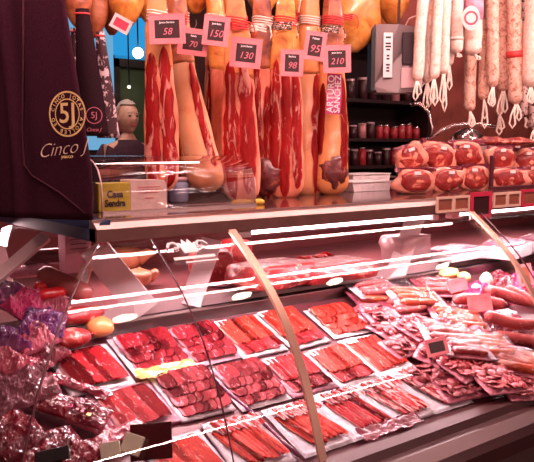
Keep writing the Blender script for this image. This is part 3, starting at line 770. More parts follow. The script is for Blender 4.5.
def on_pile(px, py, off, w, h, **k):
    p = on_deck(px, py, off); 
    return price_tag(0, 0, 0, w, h, M=Matrix.Translation(p) @ Matrix.Rotation(CAMROT + k.pop('rz', 0), 4, 'Z') @ Matrix.Rotation(-.25, 4, 'X') @ Matrix.Rotation(k.pop('roll', 0), 4, 'Y'), m=mpp(p), group=None, **k)
on_pile(437, 347, .085, 22, 17, label='black price tag in pink frame standing on the sausage packs', frame=tagpink, roll=-.22)
on_pile(458, 285, .085, 19, 13, label='small plain pink tag in front of the yellow cheese', frame=tagpink, board=tagpink, roll=-.25)
on_pile(480, 303, .085, 24, 17, label='wide pink tag with dark slot in the pile right of the small tag', frame=tagpink, board=tagpink, lines=(), roll=-.12)
on_pile(525, 275, .10, 16, 22, label='pink framed tag at the far right edge inside the case', frame=tagpink, board=woodtag, roll=-.15)

# ------------------------------------------------------------------ left heap of bags
def lbl(x, y, z, w, h, mat, name='label', rz=0):
    def f(t): obj(name, cbox(NB(), (0, 0, 0), (w, h, .002), .0005), mat, t, False, Matrix.Translation((x, y, z)) @ Matrix.Rotation(rz, 4, 'Z'))
    return f
bag(dM(22, 300, .07, .5, .1), pinkfilm, 'bright pink printed bag leaning at the top left of the heap', .11, .08, .05, 31)
bag(dM(4, 292, .06, .9, .2), purple, 'dark purple bag behind the bright pink one at the left edge', .12, .09, .04, 32)
bag(dM(40, 318, .070, -.5, .1), purple, 'purple film bag with square print under the corner seam', .11, .09, .04, 33, parts=(lbl(.0, .02, .024, .012, .012, paper), lbl(.025, -.01, .024, .010, .010, pinkink)))
bag(dM(52, 300, .060, -.3, .1), pinkclear, 'small rosy film bag behind the square printed purple one', .09, .06, .035, 44)
bag(dM(30, 336, .05, .3, .0), pinkclear, 'pale pink crumpled clear bag in the middle of the heap', .12, .09, .045, 34)
bag(dM(4, 335, .06, -.3, .0), purple, 'purple and pink bag against the left glass', .11, .09, .05, 35)
bag(dM(10, 362, .05, -.6, .0), pinkclear, 'light rosy bag at the left edge above the grey one', .11, .08, .045, 45)
bag(dM(45, 352, .03, .5, .0), redbag, 'dark red bag squeezed under the pale pink one', .10, .08, .035, 46)
bag(dM(24, 384, .05, .2, .0), greyfilm, 'grey crumpled film bag left of the dark seam, below the pink bags', .12, .10, .05, 36)
bag(dM(-4, 395, .05, .2, .0), greyfilm, 'grey film bag cut off by the left edge of the picture', .12, .10, .05, 37)
bag(dM(66, 405, .030, -.80, .0), redbag, 'long dark red pack with pink badge and golden ring, right of the seam', .19, .075, .024, 38,
    parts=(lambda t: obj('golden_ring', tube(NB(), [(-.060 + .017 * math.cos(a), .008 + .013 * math.sin(a), .017) for a in [i * PI / 9 for i in range(-10, 3)]], .0026, 6), cheese, t),
           lambda t: obj('badge', tube(NB(), [(.0 + .013 * math.cos(a), -.012 + .007 * math.sin(a), .018) for a in [i * PI / 8 for i in range(17)]], .0018, 6), labelmag, t),
           lbl(.026, -.014, .017, .007, .008, pinkink), lbl(.038, -.016, .017, .007, .008, pinkink), lbl(.055, -.018, .015, .010, .010, yellowc)))
bag(dM(76, 384, .016, -.85, .0), redbag, 'narrow dark film pack left of the first back-row ham pack', .16, .03, .014, 39)
bag(dM(10, 432, .04, .4, .0), redbag, 'dark red pack in the lower left corner behind the glass', .13, .11, .04, 40)
bag(dM(92, 424, .018, -.9, .0), pinkclear, 'pink crumpled film between the dark red pack and the ham packs', .12, .04, .018, 41)
bag(dM(120, 430, .024, .25, .0), pinkclear, 'rosy film spread over the front of the marbled ham pack', .12, .04, .014, 42)
bag(dM(44, 446, .02, .1, .0), redbag, 'dark pack at the bottom below the golden ring pack', .16, .09, .025, 43)
bag(dM(84, 452, .02, .1, .0), redbag, 'dark red pack at the bottom left of the green cards', .12, .06, .025, 47)
def round_meat(px, py, off, s, mat, label, seed=1, rz=0):
    bm = NB(); sph(bm, (0, 0, 0), 1, 22)
    for v in bm.verts: v.co *= 1 + .10 * noise.noise(v.co * 1.4 + Vector((seed, 0, 0)))
    t = thing('cured_meat', label, 'meat', M=Matrix.Translation(on_deck(px, py, off)) @ Matrix.Rotation(rz, 4, 'Z'))
    for v in bm.verts: v.co = Vector((v.co.x * s[0], v.co.y * s[1], v.co.z * s[2]))
    obj('meat_body', bm, mat, t)
    obj('end_string', tube(NB(), [(s[0] * .9, 0, 0), (s[0] + .01, .002, .004), (s[0] + .016, .004, 0)], .0018, 6), roper, t)
    return t
lom = spots('red_cured_loin', (.38, .025, .025), (.74, .30, .24), 34, .56, .06, .42, .15, .7, third=(.28, .015, .02))
round_meat(80, 315, .05, (.07, .035, .025), lom, 'dark red cured piece right of the seam under the shelf', 2, .1)
round_meat(100, 327, .03, (.038, .034, .028), hamskin, 'round orange cured piece behind the first ham pack', 3)
round_meat(72, 338, .035, (.05, .04, .025), lom, 'dark red lump in front of the round orange piece', 4)
def card(px, py, w, h, label, text_lines=2, off=.02, base=black, paperm=None, roll=0, name='card_or_reflection', t2=-.5):
    p = on_deck(px, py, off); m = mpp(p)
    t = thing(name, label, 'card holder', M=Matrix.Translation(p) @ Matrix.Rotation(CAMROT, 4, 'Z') @ Matrix.Rotation(t2, 4, 'X') @ Matrix.Rotation(roll, 4, 'Y'))
    obj('holder', cbox(NB(), (0, .006, 0), (w * m, .012, h * m), .002), base, t, False)
    if paperm:
        lb = obj('card', cbox(NB(), (0, -.001, h * m * .15), (w * m * .9, .002, h * m * .6)), paperm, t, False)
        pm = NB()
        for q in range(text_lines): cbox(pm, (0, -.0025, h * m * (.3 - q * .2)), (w * m * .6, .0008, h * m * .06))
        obj('print_lines', pm, ink, lb, False)
    return t
greencard = plain('pale_green_card', (.48, .46, .34), .45)
card(151, 441, 42, 36, 'dark box standing in for a glass reflection in front of the marbled ham pack', off=.045, roll=-.08, base=plain('dark_red_reflection', (.05, .006, .008), .2, 0, .6))  # dark reflection in the case glass, built as a solid box
card(159, 427, 15, 6, 'small pale label above the dark reflection box', off=.065, base=greencard, roll=-.15)
card(110, 450, 20, 16, 'pale green card left of the dark reflection box, nearer the rail', off=.05, base=greencard, roll=-.2)
card(132, 444, 20, 20, 'pale green card leaning right against the dark reflection box', off=.055, base=greencard, roll=.3)
card(52, 455, 34, 13, 'black card holder standing at the bottom left near the rail', off=.05, base=black, roll=-.2)

# ------------------------------------------------------------------ things on the middle shelf
def on_shelf(px, py, dz_=0): return at(px, py, Z=SHZ + dz_)
def platter(px, py, rx, ry, mat, label, cat='platter', food=None, fl='meat_slice', nf=9, fs=.02, seed=1, rz=0):
    p = on_shelf(px, py)
    t = thing('meat_platter', label, cat, M=Matrix.Translation((p.x, p.y, SHZ)) @ Matrix.Rotation(rz, 4, 'Z'))
    bm = NB(); rings = []
    for k, z in ((.55, .0), (.62, .001), (1.0, .010), (.99, .014), (.60, .005)):
        rings.append([(rx * k * math.copysign(abs(math.cos(a)) ** .5, math.cos(a)), ry * k * math.copysign(abs(math.sin(a)) ** .5, math.sin(a)), z) for a in [2 * PI * i / 32 for i in range(32)]])
    obj('platter', skin(bm, rings), mat, t)
    rr = random.Random(seed)
    for k in range(nf if food else 0):
        a = rr.uniform(0, 6.3); q = rr.uniform(0, .6)
        bm = NB(); s_ = rr.uniform(.7, 1.3) * fs
        grid(bm, 6, 6, lambda u, v: ((u - .5) * s_ * 2.4, (v - .5) * s_ * 1.5, .5 * s_ * math.sin(u * PI) * math.sin(v * 4 + k) + .3 * s_ * noise.noise(Vector((u * 3, v * 3, k * 1.7)))))
        bmesh.ops.solidify(bm, geom=bm.faces[:], thickness=.003)
        obj(fl, bm, food, t, True, Matrix.Translation((rx * q * math.cos(a), ry * q * math.sin(a), .016 + .5 * fs * (.6 - q) + .002 * k)) @ Matrix.Rotation(rr.uniform(0, 6), 4, 'Z'))
    return t
leanp = meat('dried_meat_slice', (.62, .05, .04), (.40, .015, .02), (.85, .38, .34), (40, 40, 40), .6, .06)
SHU = .0
def shelf_block(px, py, s, mat, label, name='meat_block', cat='meat', rz=0, seed=1, rough=.12, parts=None):
    p = on_shelf(px, py)
    t = thing(name, label, cat, M=Matrix.Translation((p.x, p.y, SHZ)) @ Matrix.Rotation(rz, 4, 'Z'))
    bm = NB(); bmesh.ops.create_cube(bm, size=2); bmesh.ops.subdivide_edges(bm, edges=bm.edges[:], cuts=7, use_grid_fill=True)
    for v in bm.verts:
        n_ = v.co.normalized(); v.co = v.co * .55 + n_ * .62
        v.co *= 1 + rough * noise.noise(v.co * 1.5 + Vector((seed, 2, 0)))
        v.co = Vector((v.co.x * s[0] / 2, v.co.y * s[1] / 2, (v.co.z + 1) * s[2] / 2))
    zmin = min(v.co.z for v in bm.verts)
    for v in bm.verts: v.co.z -= zmin
    obj('meat_body', bm, mat, t)
    if parts: parts(t)
    return t
platter(318, 268, .16, .06, tray_w, 'white dish heaped with curled dried meat slices, high behind the front packs', food=leanp, nf=16, fs=.024, seed=2)
# plates and blocks along the shelf
shelf_block(272, 288, (.26, .16, .075), lom, 'low block of red cured meat right of the first steel strut', rz=.05, seed=5)
shelf_block(330, 280, (.32, .16, .06), lom, 'long red cured meat lying under the dish of dried slices', rz=.05, seed=6)
shelf_block(232, 270, (.12, .10, .10), lom, 'dark pink cured block left of the first steel strut', rz=.1, seed=7)
shelf_block(212, 284, (.12, .10, .10), lom, 'red lump of meat behind the white emblem on the glass', rz=.1, seed=8)
platter(240, 284, .12, .05, tray_p, 'pink tray sticking out by the first steel strut', seed=3)
chick = plain('pale_orange_meat', (.88, .34, .17), .35, 0, .5, nscale=20, namt=.2, bump=.4)
def bird(px, py, k, label, seed, rz):
    p = on_shelf(px, py)
    t = thing('stuffed_poultry', label, 'meat', M=Matrix.Translation((p.x, p.y, SHZ)) @ Matrix.Rotation(rz, 4, 'Z'))
    bm = NB(); sph(bm, (0, 0, .032 * k), .05 * k, 22, (1.25, .8, .62))
    for v in bm.verts: v.co += v.co.normalized() * .008 * noise.noise(v.co * 30 + Vector((seed, 0, 0)))
    obj('poultry_body', bm, chick, t)
    for s_ in (-1, 1):
        obj('leg', tube(NB(), [(.03 * k, s_ * .025 * k, .03 * k), (.06 * k, s_ * .03 * k, .045 * k), (.085 * k, s_ * .022 * k, .04 * k)], [.018 * k, .014 * k, .007 * k], 10), chick, t)
    obj('neck', tube(NB(), [(-.05 * k, 0, .04 * k), (-.075 * k, 0, .06 * k), (-.08 * k, 0, .075 * k)], [.016 * k, .012 * k, .007 * k], 10), chick, t)
bird(122, 272, 1.45, 'pale orange trussed poultry piece on the shelf right of the first support', 1, .2)
bird(138, 288, 1.0, 'smaller orange poultry piece in front of the trussed one', 2, .5)
# left end of the shelf
LS = lambda px, py, h: at(px, py, Z=SHZ + h)
def long_sausage(a, b, r, mat, label, name='cured_sausage'):
    a = Vector(a); b = Vector(b); m = (a + b) / 2; t = thing(name, label, 'sausage', loc=m)
    n = 16; pts = [a + (b - a) * i / n - m for i in range(n + 1)]; L = (b - a).length
    rad = [r * math.sqrt(max(.03, 1 - (1 - min(1, min(i, n - i) / n * L / r)) ** 2)) for i in range(n + 1)]
    obj('sausage_body', tube(NB(), pts, rad, 14), mat, t)
    obj('end_clip', tube(NB(), [pts[0] * .995, pts[0] * 1.03], r * .28, 8), steel, t)
    return t
long_sausage(at(20, 258, Y=2.16), at(88, 254, Y=2.04), .024, salami_dark, 'dark shiny salami lying behind the left end of the shelf', 'salami')
long_sausage(at(38, 272, Y=1.98), at(92, 296, Y=1.86), .028, sausage_brown, 'thick brownish salami pointing towards the corner seam', 'salami')
long_sausage(at(8, 272, Y=2.2), at(48, 268, Y=2.1), .022, tray_p, 'short pink wrapped roll beside the dark salami', 'wrapped_roll')
long_sausage(at(34, 287, Y=1.95), at(60, 283, Y=1.95), .013, pepper, 'bright red small sausage, upper of two near the heap')
long_sausage(at(38, 295, Y=1.90), at(66, 291, Y=1.90), .015, pepper, 'bright red small sausage, lower of two near the heap')
def carton_box(px, py, Y, w, h, d, mat, label, name='carton', lines=3, rz=0, z=None):
    p = at(px, py, Y=Y); m = mpp(p); t = thing(name, label, 'box', M=Matrix.Translation(p) @ Matrix.Rotation(rz, 4, 'Z'))
    obj('box_body', box(NB(), (0, 0, 0), (w, d, h), .002), mat, t, False)
    pm = NB()
    for q in range(lines): cbox(pm, (w * .5, -.0006, h * (.85 - q * .12)), (w * .6, .0008, h * .03))
    obj('print_lines', pm, ink, t, False)
    return t
carton_box(66, 274, 2.02, .08, .115, .05, plain('pink_carton', (.72, .34, .42), .4, 0, .4), 'pink carton with printed top, hanging above the brown salami')
price_tag(82, 280, 1.88, 12, 30, 'long pale tag hanging beside the corner seam', tagcream, paper, -.1, .35, group=None, )
# white papers at the right of the shelf
def sheet(px, py, w, d, label, rz=0, seed=1, z=.012, mat=None):
    p = on_shelf(px, py)
    bm = NB(); grid(bm, 14, 10, lambda u, v: ((u - .5) * w, (v - .5) * d, z + .012 * noise.noise(Vector((u * 3, v * 3, seed)))))
    bmesh.ops.solidify(bm, geom=bm.faces[:], thickness=.0015)
    o = obj('wax_paper', bm, mat or paper); o.matrix_world = Matrix.Translation((p.x, p.y, SHZ)) @ Matrix.Rotation(rz, 4, 'Z')
    return tagp(o, label, 'paper')
whiteboard = plain('white_box', (.85, .74, .76), .4, 0, .3)
def white_tray(px, py, w, d, h, label, rz=0):
    p = on_shelf(px, py); t = thing('white_tray', label, 'tray', M=Matrix.Translation((p.x, p.y, SHZ)) @ Matrix.Rotation(rz, 4, 'Z'))
    obj('tray_body', box(NB(), (-w / 2, -d / 2, 0), (w / 2, d / 2, h), .004), whiteboard, t, False)
    obj('wrapped_slices', pillow(w * .9, d * .85, .03, 3, .4, 18), tray_p, t, True, Matrix.Translation((0, 0, h + .008)))
white_tray(505, 256, .24, .15, .05, 'white tray of wrapped cuts behind the second steel strut', .25)
white_tray(455, 258, .26, .15, .03, 'low white tray of wrapped cuts left of the second strut', .05)
white_tray(545, 250, .26, .15, .05, 'white tray of wrapped cuts at the far right edge of the shelf', .0)
shelf_block(405, 262, (.18, .12, .10), pinkp, 'pink plastic scoop box left of the right hand support', 'plastic_box', 'box', seed=3)

# white enamel emblem on the inside of the curved glass (scrolls over a bar)
def on_glass(px, py, out=.003):
    d = ray(px, py)
    for (y0, z0_), (y1, z1_) in zip(PROF, PROF[1:]):
        ey, ez = y1 - y0, z1_ - z0_; den = d.y * ez - d.z * ey
        if abs(den) < 1e-9: continue
        t = (y0 * ez - (z0_ - 1.5) * ey) / den; q = CAM + d * t
        s_ = ((q.y - y0) * ey + (q.z - z0_) * ez) / (ey * ey + ez * ez)
        if 0 <= s_ <= 1 and t > 0:
            n_ = Vector((0, ez, -ey)).normalized()
            return q + n_ * (out if n_.y < 0 else -out)
em = thing('glass_emblem', 'white curly crest and bar stuck on the curved glass left of the first strut', 'emblem', M=Matrix.Translation(on_glass(188, 248, .004)) @ Matrix.Rotation(math.radians(-53), 4, 'X') @ Matrix.Diagonal((1.7, 1.0, 1.7, 1)))
bm = NB()
def scroll(cx, cy, s, flip):
    return [(cx + flip * s * (1 - .13 * i) * math.cos(i * .8), 0, cy + s * (1 - .13 * i) * math.sin(i * .8)) for i in range(8)]
bm = tube(NB(), scroll(-.022, .002, .012, -1), .0022, 6); obj('scroll', bm, whitep, em)
bm = tube(NB(), scroll(.022, .002, .012, 1), .0022, 6); obj('scroll', bm, whitep, em)
bm = NB(); prism(bm, [(-.012, -.012), (.012, -.012), (.014, .010), (.009, .006), (.005, .016), (0, .008), (-.005, .016), (-.009, .006), (-.014, .010)], -.001, .001, 'y'); obj('crown', bm, whitep, em, False)
obj('bar', cbox(NB(), (0, 0, -.022), (.070, .002, .006), .0008), whitep, em, False)
obj('bar', cbox(NB(), (.008, 0, -.031), (.055, .002, .003)), whitep, em, False)
# ------------------------------------------------------------------ hanging hams
def hamM(px, py, Y, rz=0.0): return Matrix.Translation(at(px, py, Y=Y)) @ Matrix.Rotation(CAMROT + rz, 4, 'Z')
def prof_at(tbl, t):
    for (a, x), (b, y) in zip(tbl, tbl[1:]):
        if t <= b:
            k = (t - a) / (b - a); k = k * k * (3 - 2 * k); return x + (y - x) * k
    return tbl[-1][1]
def loftham(H, W, tbl, dep, bend, seed, flat, n=28, m=44, rough=.13, taper=.93, tmax=1.0, grow=1.0):
    rings = []
    for j in range(m + 1):
        t = tmax * j / m; w = W / 2 * prof_at(tbl, t) * grow; d = w * dep; cx = bend(t); z = H * (1 - t)
        if t > taper:   # rounded bottom
            e = (t - taper) / (1 - taper); k = math.sqrt(max(.0, 1 - e * e * .93)); w *= k; d *= k
        r = []
        for i in range(n):
            a = 2 * PI * i / n; x = math.cos(a); y = math.sin(a)
            yy = y * (flat if y < 0 else 1)
            k = 1 + rough * noise.noise(Vector((x * 1.3, y * 1.3 + seed * 3, t * 5)))
            zz = z - (.018 * noise.noise(Vector((x * 1.5, y * 1.5, seed))) if grow > 1 and j == m else 0)
            r.append((cx + x * w * k, yy * d * k, zz))
        rings.append(r)
    return skin(NB(), rings)
CUT = [(0, .42), (.14, .50), (.24, .66), (.36, .74), (.46, .84), (.62, .93), (.85, 1.0), (1, .92)]
SLIM = [(0, .42), (.14, .50), (.24, .62), (.38, .70), (.50, .80), (.72, .94), (.9, 1.0), (1, .92)]
WHOLE = [(0, .20), (.3, .26), (.45, .5), (.65, .9), (.82, 1.0), (1, .8)]
def front_patch(H, W, tbl, dep, bend, flat, u0, u1, t0, t1, push, seed, nx=10, ny=40, taper=.93, wob=.10):
    """a slab lying on the front of the ham between u0..u1 (share of the half width) and t0..t1"""
    bm = NB()
    def f(a, b):
        t = t0 + (t1 - t0) * b; w = W / 2 * prof_at(tbl, t); d = w * dep
        if t > taper: e = (t - taper) / (1 - taper); k = math.sqrt(max(0, 1 - e * e * .93)); w *= k; d *= k
        end = max(0, 1 - (abs(2 * b - 1)) ** 5)
        uc = (u0 + u1) / 2 + wob * noise.noise(Vector((t * 4, seed, 0))); uw = (u1 - u0) / 2 * (end ** .5) * (1 + .3 * noise.noise(Vector((t * 5, seed, 7))))
        uw *= 1 + .35 * noise.noise(Vector((t * 14, seed, 3)))
        u = max(-.98, min(.98, uc + (2 * a - 1) * uw + .05 * noise.noise(Vector((t * 20, a * 2, seed)))))
        y = -math.sqrt(max(0, 1 - u * u)) * flat * d - push * 1.2 * (.35 + .65 * math.sin(PI * a)) * (end ** .5)
        return (bend(t) + u * w, y - .0012, H * (1 - t))
    grid(bm, nx, ny, f); bmesh.ops.solidify(bm, geom=bm.faces[:], thickness=-.004)
    return bm
def rope_rings(t, x, y, z, r, n, mat, name='rope_binding'):
    pts = []
    for i in range(n * 14 + 1):
        a = i * 2 * PI / 14; pts.append((x + r * math.cos(a), y + r * .8 * math.sin(a), z - i / 14 * .008 + .002 * math.sin(a * 2)))
    obj(name, tube(NB(), pts, .0026, 6), mat, t)
def cut_ham(px, py0, py1, wpx, Y, label, lobes, seed=1, rz=0.0, bendpx=0, tbl=CUT, flat=.35, dep=.7, bodymat=None, crusty=False, lean=None, rope=True, skinside=None, name='cut_ham', group='cut hams hanging behind the counter', bowpx=0):
    """hangs by its shank: px at the bottom; py0 top, py1 bottom rows of its outline"""
    p0 = at(px, py1, Y=Y); m = mpp(p0); H = (py1 - py0) * m; W = wpx * m
    bend = lambda t: (t - 1) * 0 - bendpx * m * (1 - t) ** 1.3 + bowpx * m * math.sin(PI * t)
    t = thing(name, label, 'ham', group=group, M=hamM(px, py1, Y, rz))
    obj('ham_body', loftham(H, W, tbl, dep, bend, seed, flat), bodymat or hamfat, t)
    for i, (u0, u1, t0, t1, mt) in enumerate(lobes):
        obj('lean_meat' if mt != hamskin else 'skin_strip', front_patch(H, W, tbl, dep, bend, flat, u0, u1, t0, t1, .005, seed + i * 2.3), mt, t)
    obj('shank_skin', loftham(H, W, tbl, dep, bend, seed, flat, tmax=.385 + .02 * math.sin(seed * 2.1), grow=1.05, m=26), skinside or (hamskin2, hamskin, hambrown)[seed % 3], t)
    if rope: rope_rings(t, bend(.13), 0, H * .87, W * .285, 4, ropew if seed % 2 else roper)
    bm = NB(); sph(bm, (bend(0), 0, H * 1.0), W * .14, 12, (1, .9, 1.6)); obj('hoof', bm, hoof, t)
    if crusty:
        bm = NB(); sph(bm, (W * .02, -W * .20, H * .12), W * .34, 22, (1.1, .55, 1.5))
        for v in bm.verts: v.co += (v.co - Vector((W * .02, -W * .2, H * .12))) * .35 * noise.fractal(v.co * 40 + Vector((seed, 0, 0)), 1, 2, 3)
        obj('dark_crust_end', bm, crust, t)
    return t
LD = leanc
FULL = [(-.94, -.36, .33, .97, leanc), (-.32, .28, .36, .99, leanc), (.34, .92, .37, .95, leanc)]
TWO = [(-.90, -.12, .33, .985, leanc), (-.02, .84, .30, .96, leanc)]
TWO2 = [(-.92, -.18, .32, .93, leand), (-.10, .50, .45, .99, leanc), (.60, .90, .40, .9, leanc)]
RSIDE = [(.30, .94, .38, .94, leanc), (-.05, .22, .60, .90, leand)]
C = cut_ham
C(163, -12, 192, 35, 1.92, 'leftmost cut ham with red lean cut face, hanging above the cream carton', [(-.92, -.05, .33, .985, leanc), (.04, .90, .30, .98, leanc)], 1, .0, 4)
C(208, -8, 192, 38, 1.99, 'second ham from the left, orange fat side bowing down to the right', [(.50, .95, .36, .88, leanc), (-.98, -.72, .50, .9, hamskin)], 2, -.1, 30, SLIM, .8, .8, hamskin3, bowpx=-9)
C(232, -8, 196, 34, 2.08, 'third ham, behind, showing narrow red lean beside smooth pale fat', RSIDE, 3, .0, 18, SLIM, .7, .8)
C(242, -6, 203, 38, 1.97, 'fourth ham with wide red cut face, nearest the yellow knife', TWO, 4, .0, 6)
C(266, -6, 202, 36, 2.05, 'fifth ham with deep red lean and dark crusty foot, behind the knife handle', TWO2, 5, .0, 4, crusty=True)
C(285, -6, 200, 38, 2.00, 'sixth ham with long red cut face split by white seams', FULL, 6, .05, 0)
C(309, -6, 198, 36, 2.08, 'seventh ham with smooth orange fat face and thin red edge', [(.10, .85, .40, .98, leanc), (-.95, -.55, .5, .95, hamskin)], 7, .05, 0, SLIM, .75, .8, hamskin3)
C(331, -6, 196, 36, 2.02, 'rightmost ham in golden skin behind the magenta label, with crusty dark foot', [(.45, .92, .42, .92, leand), (-.9, -.5, .45, .8, leand)], 8, .05, 0, SLIM, .8, .8, hamskin, crusty=True)
C(186, -8, 188, 34, 2.10, 'pale fatty ham half hidden between the first and second hams', TWO, 9, .0, 6, SLIM, .7, .8)
C(222, -8, 186, 34, 2.16, 'dim red cut ham in the gap behind the third and fourth hams', TWO, 10, .0, 6, SLIM, .7, .8)
C(300, -8, 190, 34, 2.17, 'dim red cut ham in the gap behind the sixth and seventh hams', TWO, 12, .0, 0, SLIM, .7, .8)
# whole hams in the row behind, only their round lower ends in view
def whole_ham(px, py1, wpx, hpx, Y, label, mat, seed, tilt=0.0, rop=True, dep=.8):
    p0 = at(px, py1, Y=Y); m = mpp(p0); H = hpx * m; W = wpx * m
    t = thing('whole_ham', label, 'ham', group='whole hams hanging in the upper row', M=hamM(px, py1, Y) @ Matrix.Rotation(tilt, 4, 'Y'))
    b = lambda t_: 0
    obj('ham_body', loftham(H, W, WHOLE, dep, b, seed, 1, rough=.10, taper=.72), mat, t)
    rope_rings(t, 0, 0, H * .80, W * .14, 4, ropew)
    bm = NB(); sph(bm, (0, 0, H), W * .11, 10, (1, 1, 1.5)); obj('hoof', bm, hoof, t)
    return t
wl = whole_ham
wl(78, 27, 30, 120, 2.12, 'brown whole ham just right of the tall wine fabric cover', hambrown, 11)
wl(94, 38, 26, 120, 2.22, 'brown whole ham with its tip lowest above the scribble patterned cover', hambrown, 12, .1)
wl(112, 35, 26, 120, 2.30, 'dark orange whole ham above the pale blue panel', hambrown, 13)
wl(127, 27, 36, 120, 2.16, 'bright orange whole ham above the small dangling card', hamskin2, 14)
wl(150, 24, 30, 110, 2.28, 'golden ham left of the first price tag top edge', hamskin2, 15)
wl(170, 18, 30, 110, 2.24, 'golden ham above the first price tag', hamskin2, 16)
wl(196, 14, 34, 110, 2.24, 'golden ham above the slanting second tag', hamskin2, 17)
wl(228, 14, 34, 110, 2.28, 'orange ham above the third tag', hamskin, 18)
wl(262, 16, 34, 110, 2.30, 'orange ham above the fourth tag', hamskin2, 19)
wl(300, 30, 32, 110, 2.30, 'dark orange ham behind the striped rope bindings', hamskin, 20)
wl(352, 52, 60, 150, 2.22, 'very large golden ham left of the grey scale', hamskin2, 21)
wl(392, 24, 36, 120, 2.30, 'golden ham hanging behind the top of the grey scale', hamskin2, 22)
wl(378, 30, 30, 120, 2.45, 'shaded ham between the large golden one and the scale', hamskin, 23)
# steel rail they hang from
rail = thing('hanging_rail', 'steel rail above the hams from which they hang', 'rail', (2.6, 2.1, 2.35))
obj('rail_tube', cyl(NB(), (-2.0, 0, 0), (2.4, 0, 0), .014), steel, rail)
for x in (-1.9, 0, 2.3): obj('rail_hanger', cyl(NB(), (x, 0, 0), (x, 0, .95), .006, 8), steel, rail)

# bindings with striped rope seen between the tags
def binding(px, py, Y, rpx, label, mat, n=3):
    p = at(px, py, Y=Y); m = mpp(p); t = thing('rope_knot', label, 'rope', M=Matrix.Translation(p) @ Matrix.Rotation(CAMROT, 4, 'Z'))
    rope_rings(t, 0, 0, 0, rpx * m, n, mat, 'rope_loop')
    obj('loose_end', tube(NB(), [(rpx * m, 0, 0), (rpx * m * 1.5, -.01, -.01), (rpx * m * 1.7, -.012, -.035), (rpx * m * 1.5, -.012, -.055)], .0022, 6), mat, t)
striper = spots('striped_rope', (.05, .02, .02), (.88, .70, .58), 90, .5, .05, .6, 0, .1)
binding(283, 22, 1.97, 9, 'striped rope tied round the shank above the fifth tag', striper)
binding(330, 26, 1.99, 9, 'striped rope tied round the shank above the rightmost tag', striper)
binding(240, 22, 1.94, 9, 'pale red string tied round the shank above the fourth tag', roper)
binding(258, 24, 1.98, 8, 'pale string tied round the shank right of the fourth tag', ropew)
binding(345, 14, 2.1, 8, 'red ribbon tied on the large golden ham', roper)

# price tags on the hams
T = price_tag
T(167, 29, 1.86, 36, 29, 'pink framed price tag reading 58, leftmost of the hanging tags', lines=('Jamon Serrano',), price='58', roll=-.03, hook=.03)
T(193, 42, 1.92, 30, 26, 'pink framed tag half behind the leftmost hanging tag', lines=('Paleta',), price='70', roll=.12, hook=.03)
T(216, 31, 1.86, 26, 29, 'pink framed price tag reading 150, tilted, third from the left', lines=('Jamon Iberico',), price='150', roll=.12, hook=.03)
T(246, 53, 1.86, 31, 29, 'pink framed price tag reading 130, in front of the fourth ham', lines=('Jamon Iberico',), price='130', roll=.10, hook=.03)
T(292, 63, 1.88, 23, 26, 'pink framed price tag reading 98, lowest of the hanging tags', lines=('Paleta Iberica',), price='98', roll=.04, hook=.03)
T(315, 46, 1.92, 21, 28, 'narrow tilted pink framed price tag behind the rightmost tags', lines=('Paleta',), price='95', roll=.14, hook=.03)
T(337, 59, 1.88, 28, 27, 'pink framed price tag reading 210, rightmost of the hanging tags', lines=('Jamon Iberico',), price='210', roll=-.03, hook=.03)
T(121, 24, 2.0, 20, 14, 'small white dangling card with red blob below the bright orange ham', frame=whitep, board=tagred, roll=.5, group=None)
p = at(334, 94, Y=1.93); m = mpp(p)
mg = thing('magenta_label', 'magenta label with white vertical lettering hanging over the golden ham', 'label', M=Matrix.Translation(p) @ Matrix.Rotation(CAMROT, 4, 'Z') @ Matrix.Rotation(.04, 4, 'Y'))
obj('label_sheet', cbox(NB(), (0, 0, 0), (15 * m, .003, 40 * m)), labelmag, mg, False)
text('ARTURO', 9.5 * m, whiteink, mg, (-3.2 * m, -.0022, 0), rot=-PI / 2, extrude=.0002, bold=.0003, sx=.98)
text('SANCHEZ', 8.5 * m, whiteink, mg, (3.6 * m, -.0022, 0), rot=-PI / 2, extrude=.0002, bold=.0003, sx=.98)

# ------------------------------------------------------------------ fabric ham covers
def lam(a, b, t): return a + (b - a) * t
def ring_text(s, r, size, mat, parent, cx, cz, a0, a1, y=-.002):
    bm_parts = []
    for i, ch in enumerate(s):
        if ch == ' ': continue
        a = a0 + (a1 - a0) * i / max(1, len(s) - 1)
        me = text_mesh(ch, size, extrude=.0002, bold=.0001)
        me.transform(Matrix.Translation((cx + r * math.cos(a), y, cz + r * math.sin(a))) @ Matrix.Rotation(-(a - PI / 2), 4, 'Y'))
        bm_parts.append(me)
    bm = NB()
    for me in bm_parts: bm.from_mesh(me)
    obj('ring_lettering', bm, mat, parent, False)
def seg_ring_obj(name, r0, r1, cx, cz, mat, parent, y=-.002):
    bm = ring(NB(), r0, r1); obj(name, bm, mat, parent, False, Matrix.Translation((cx, y, cz)))
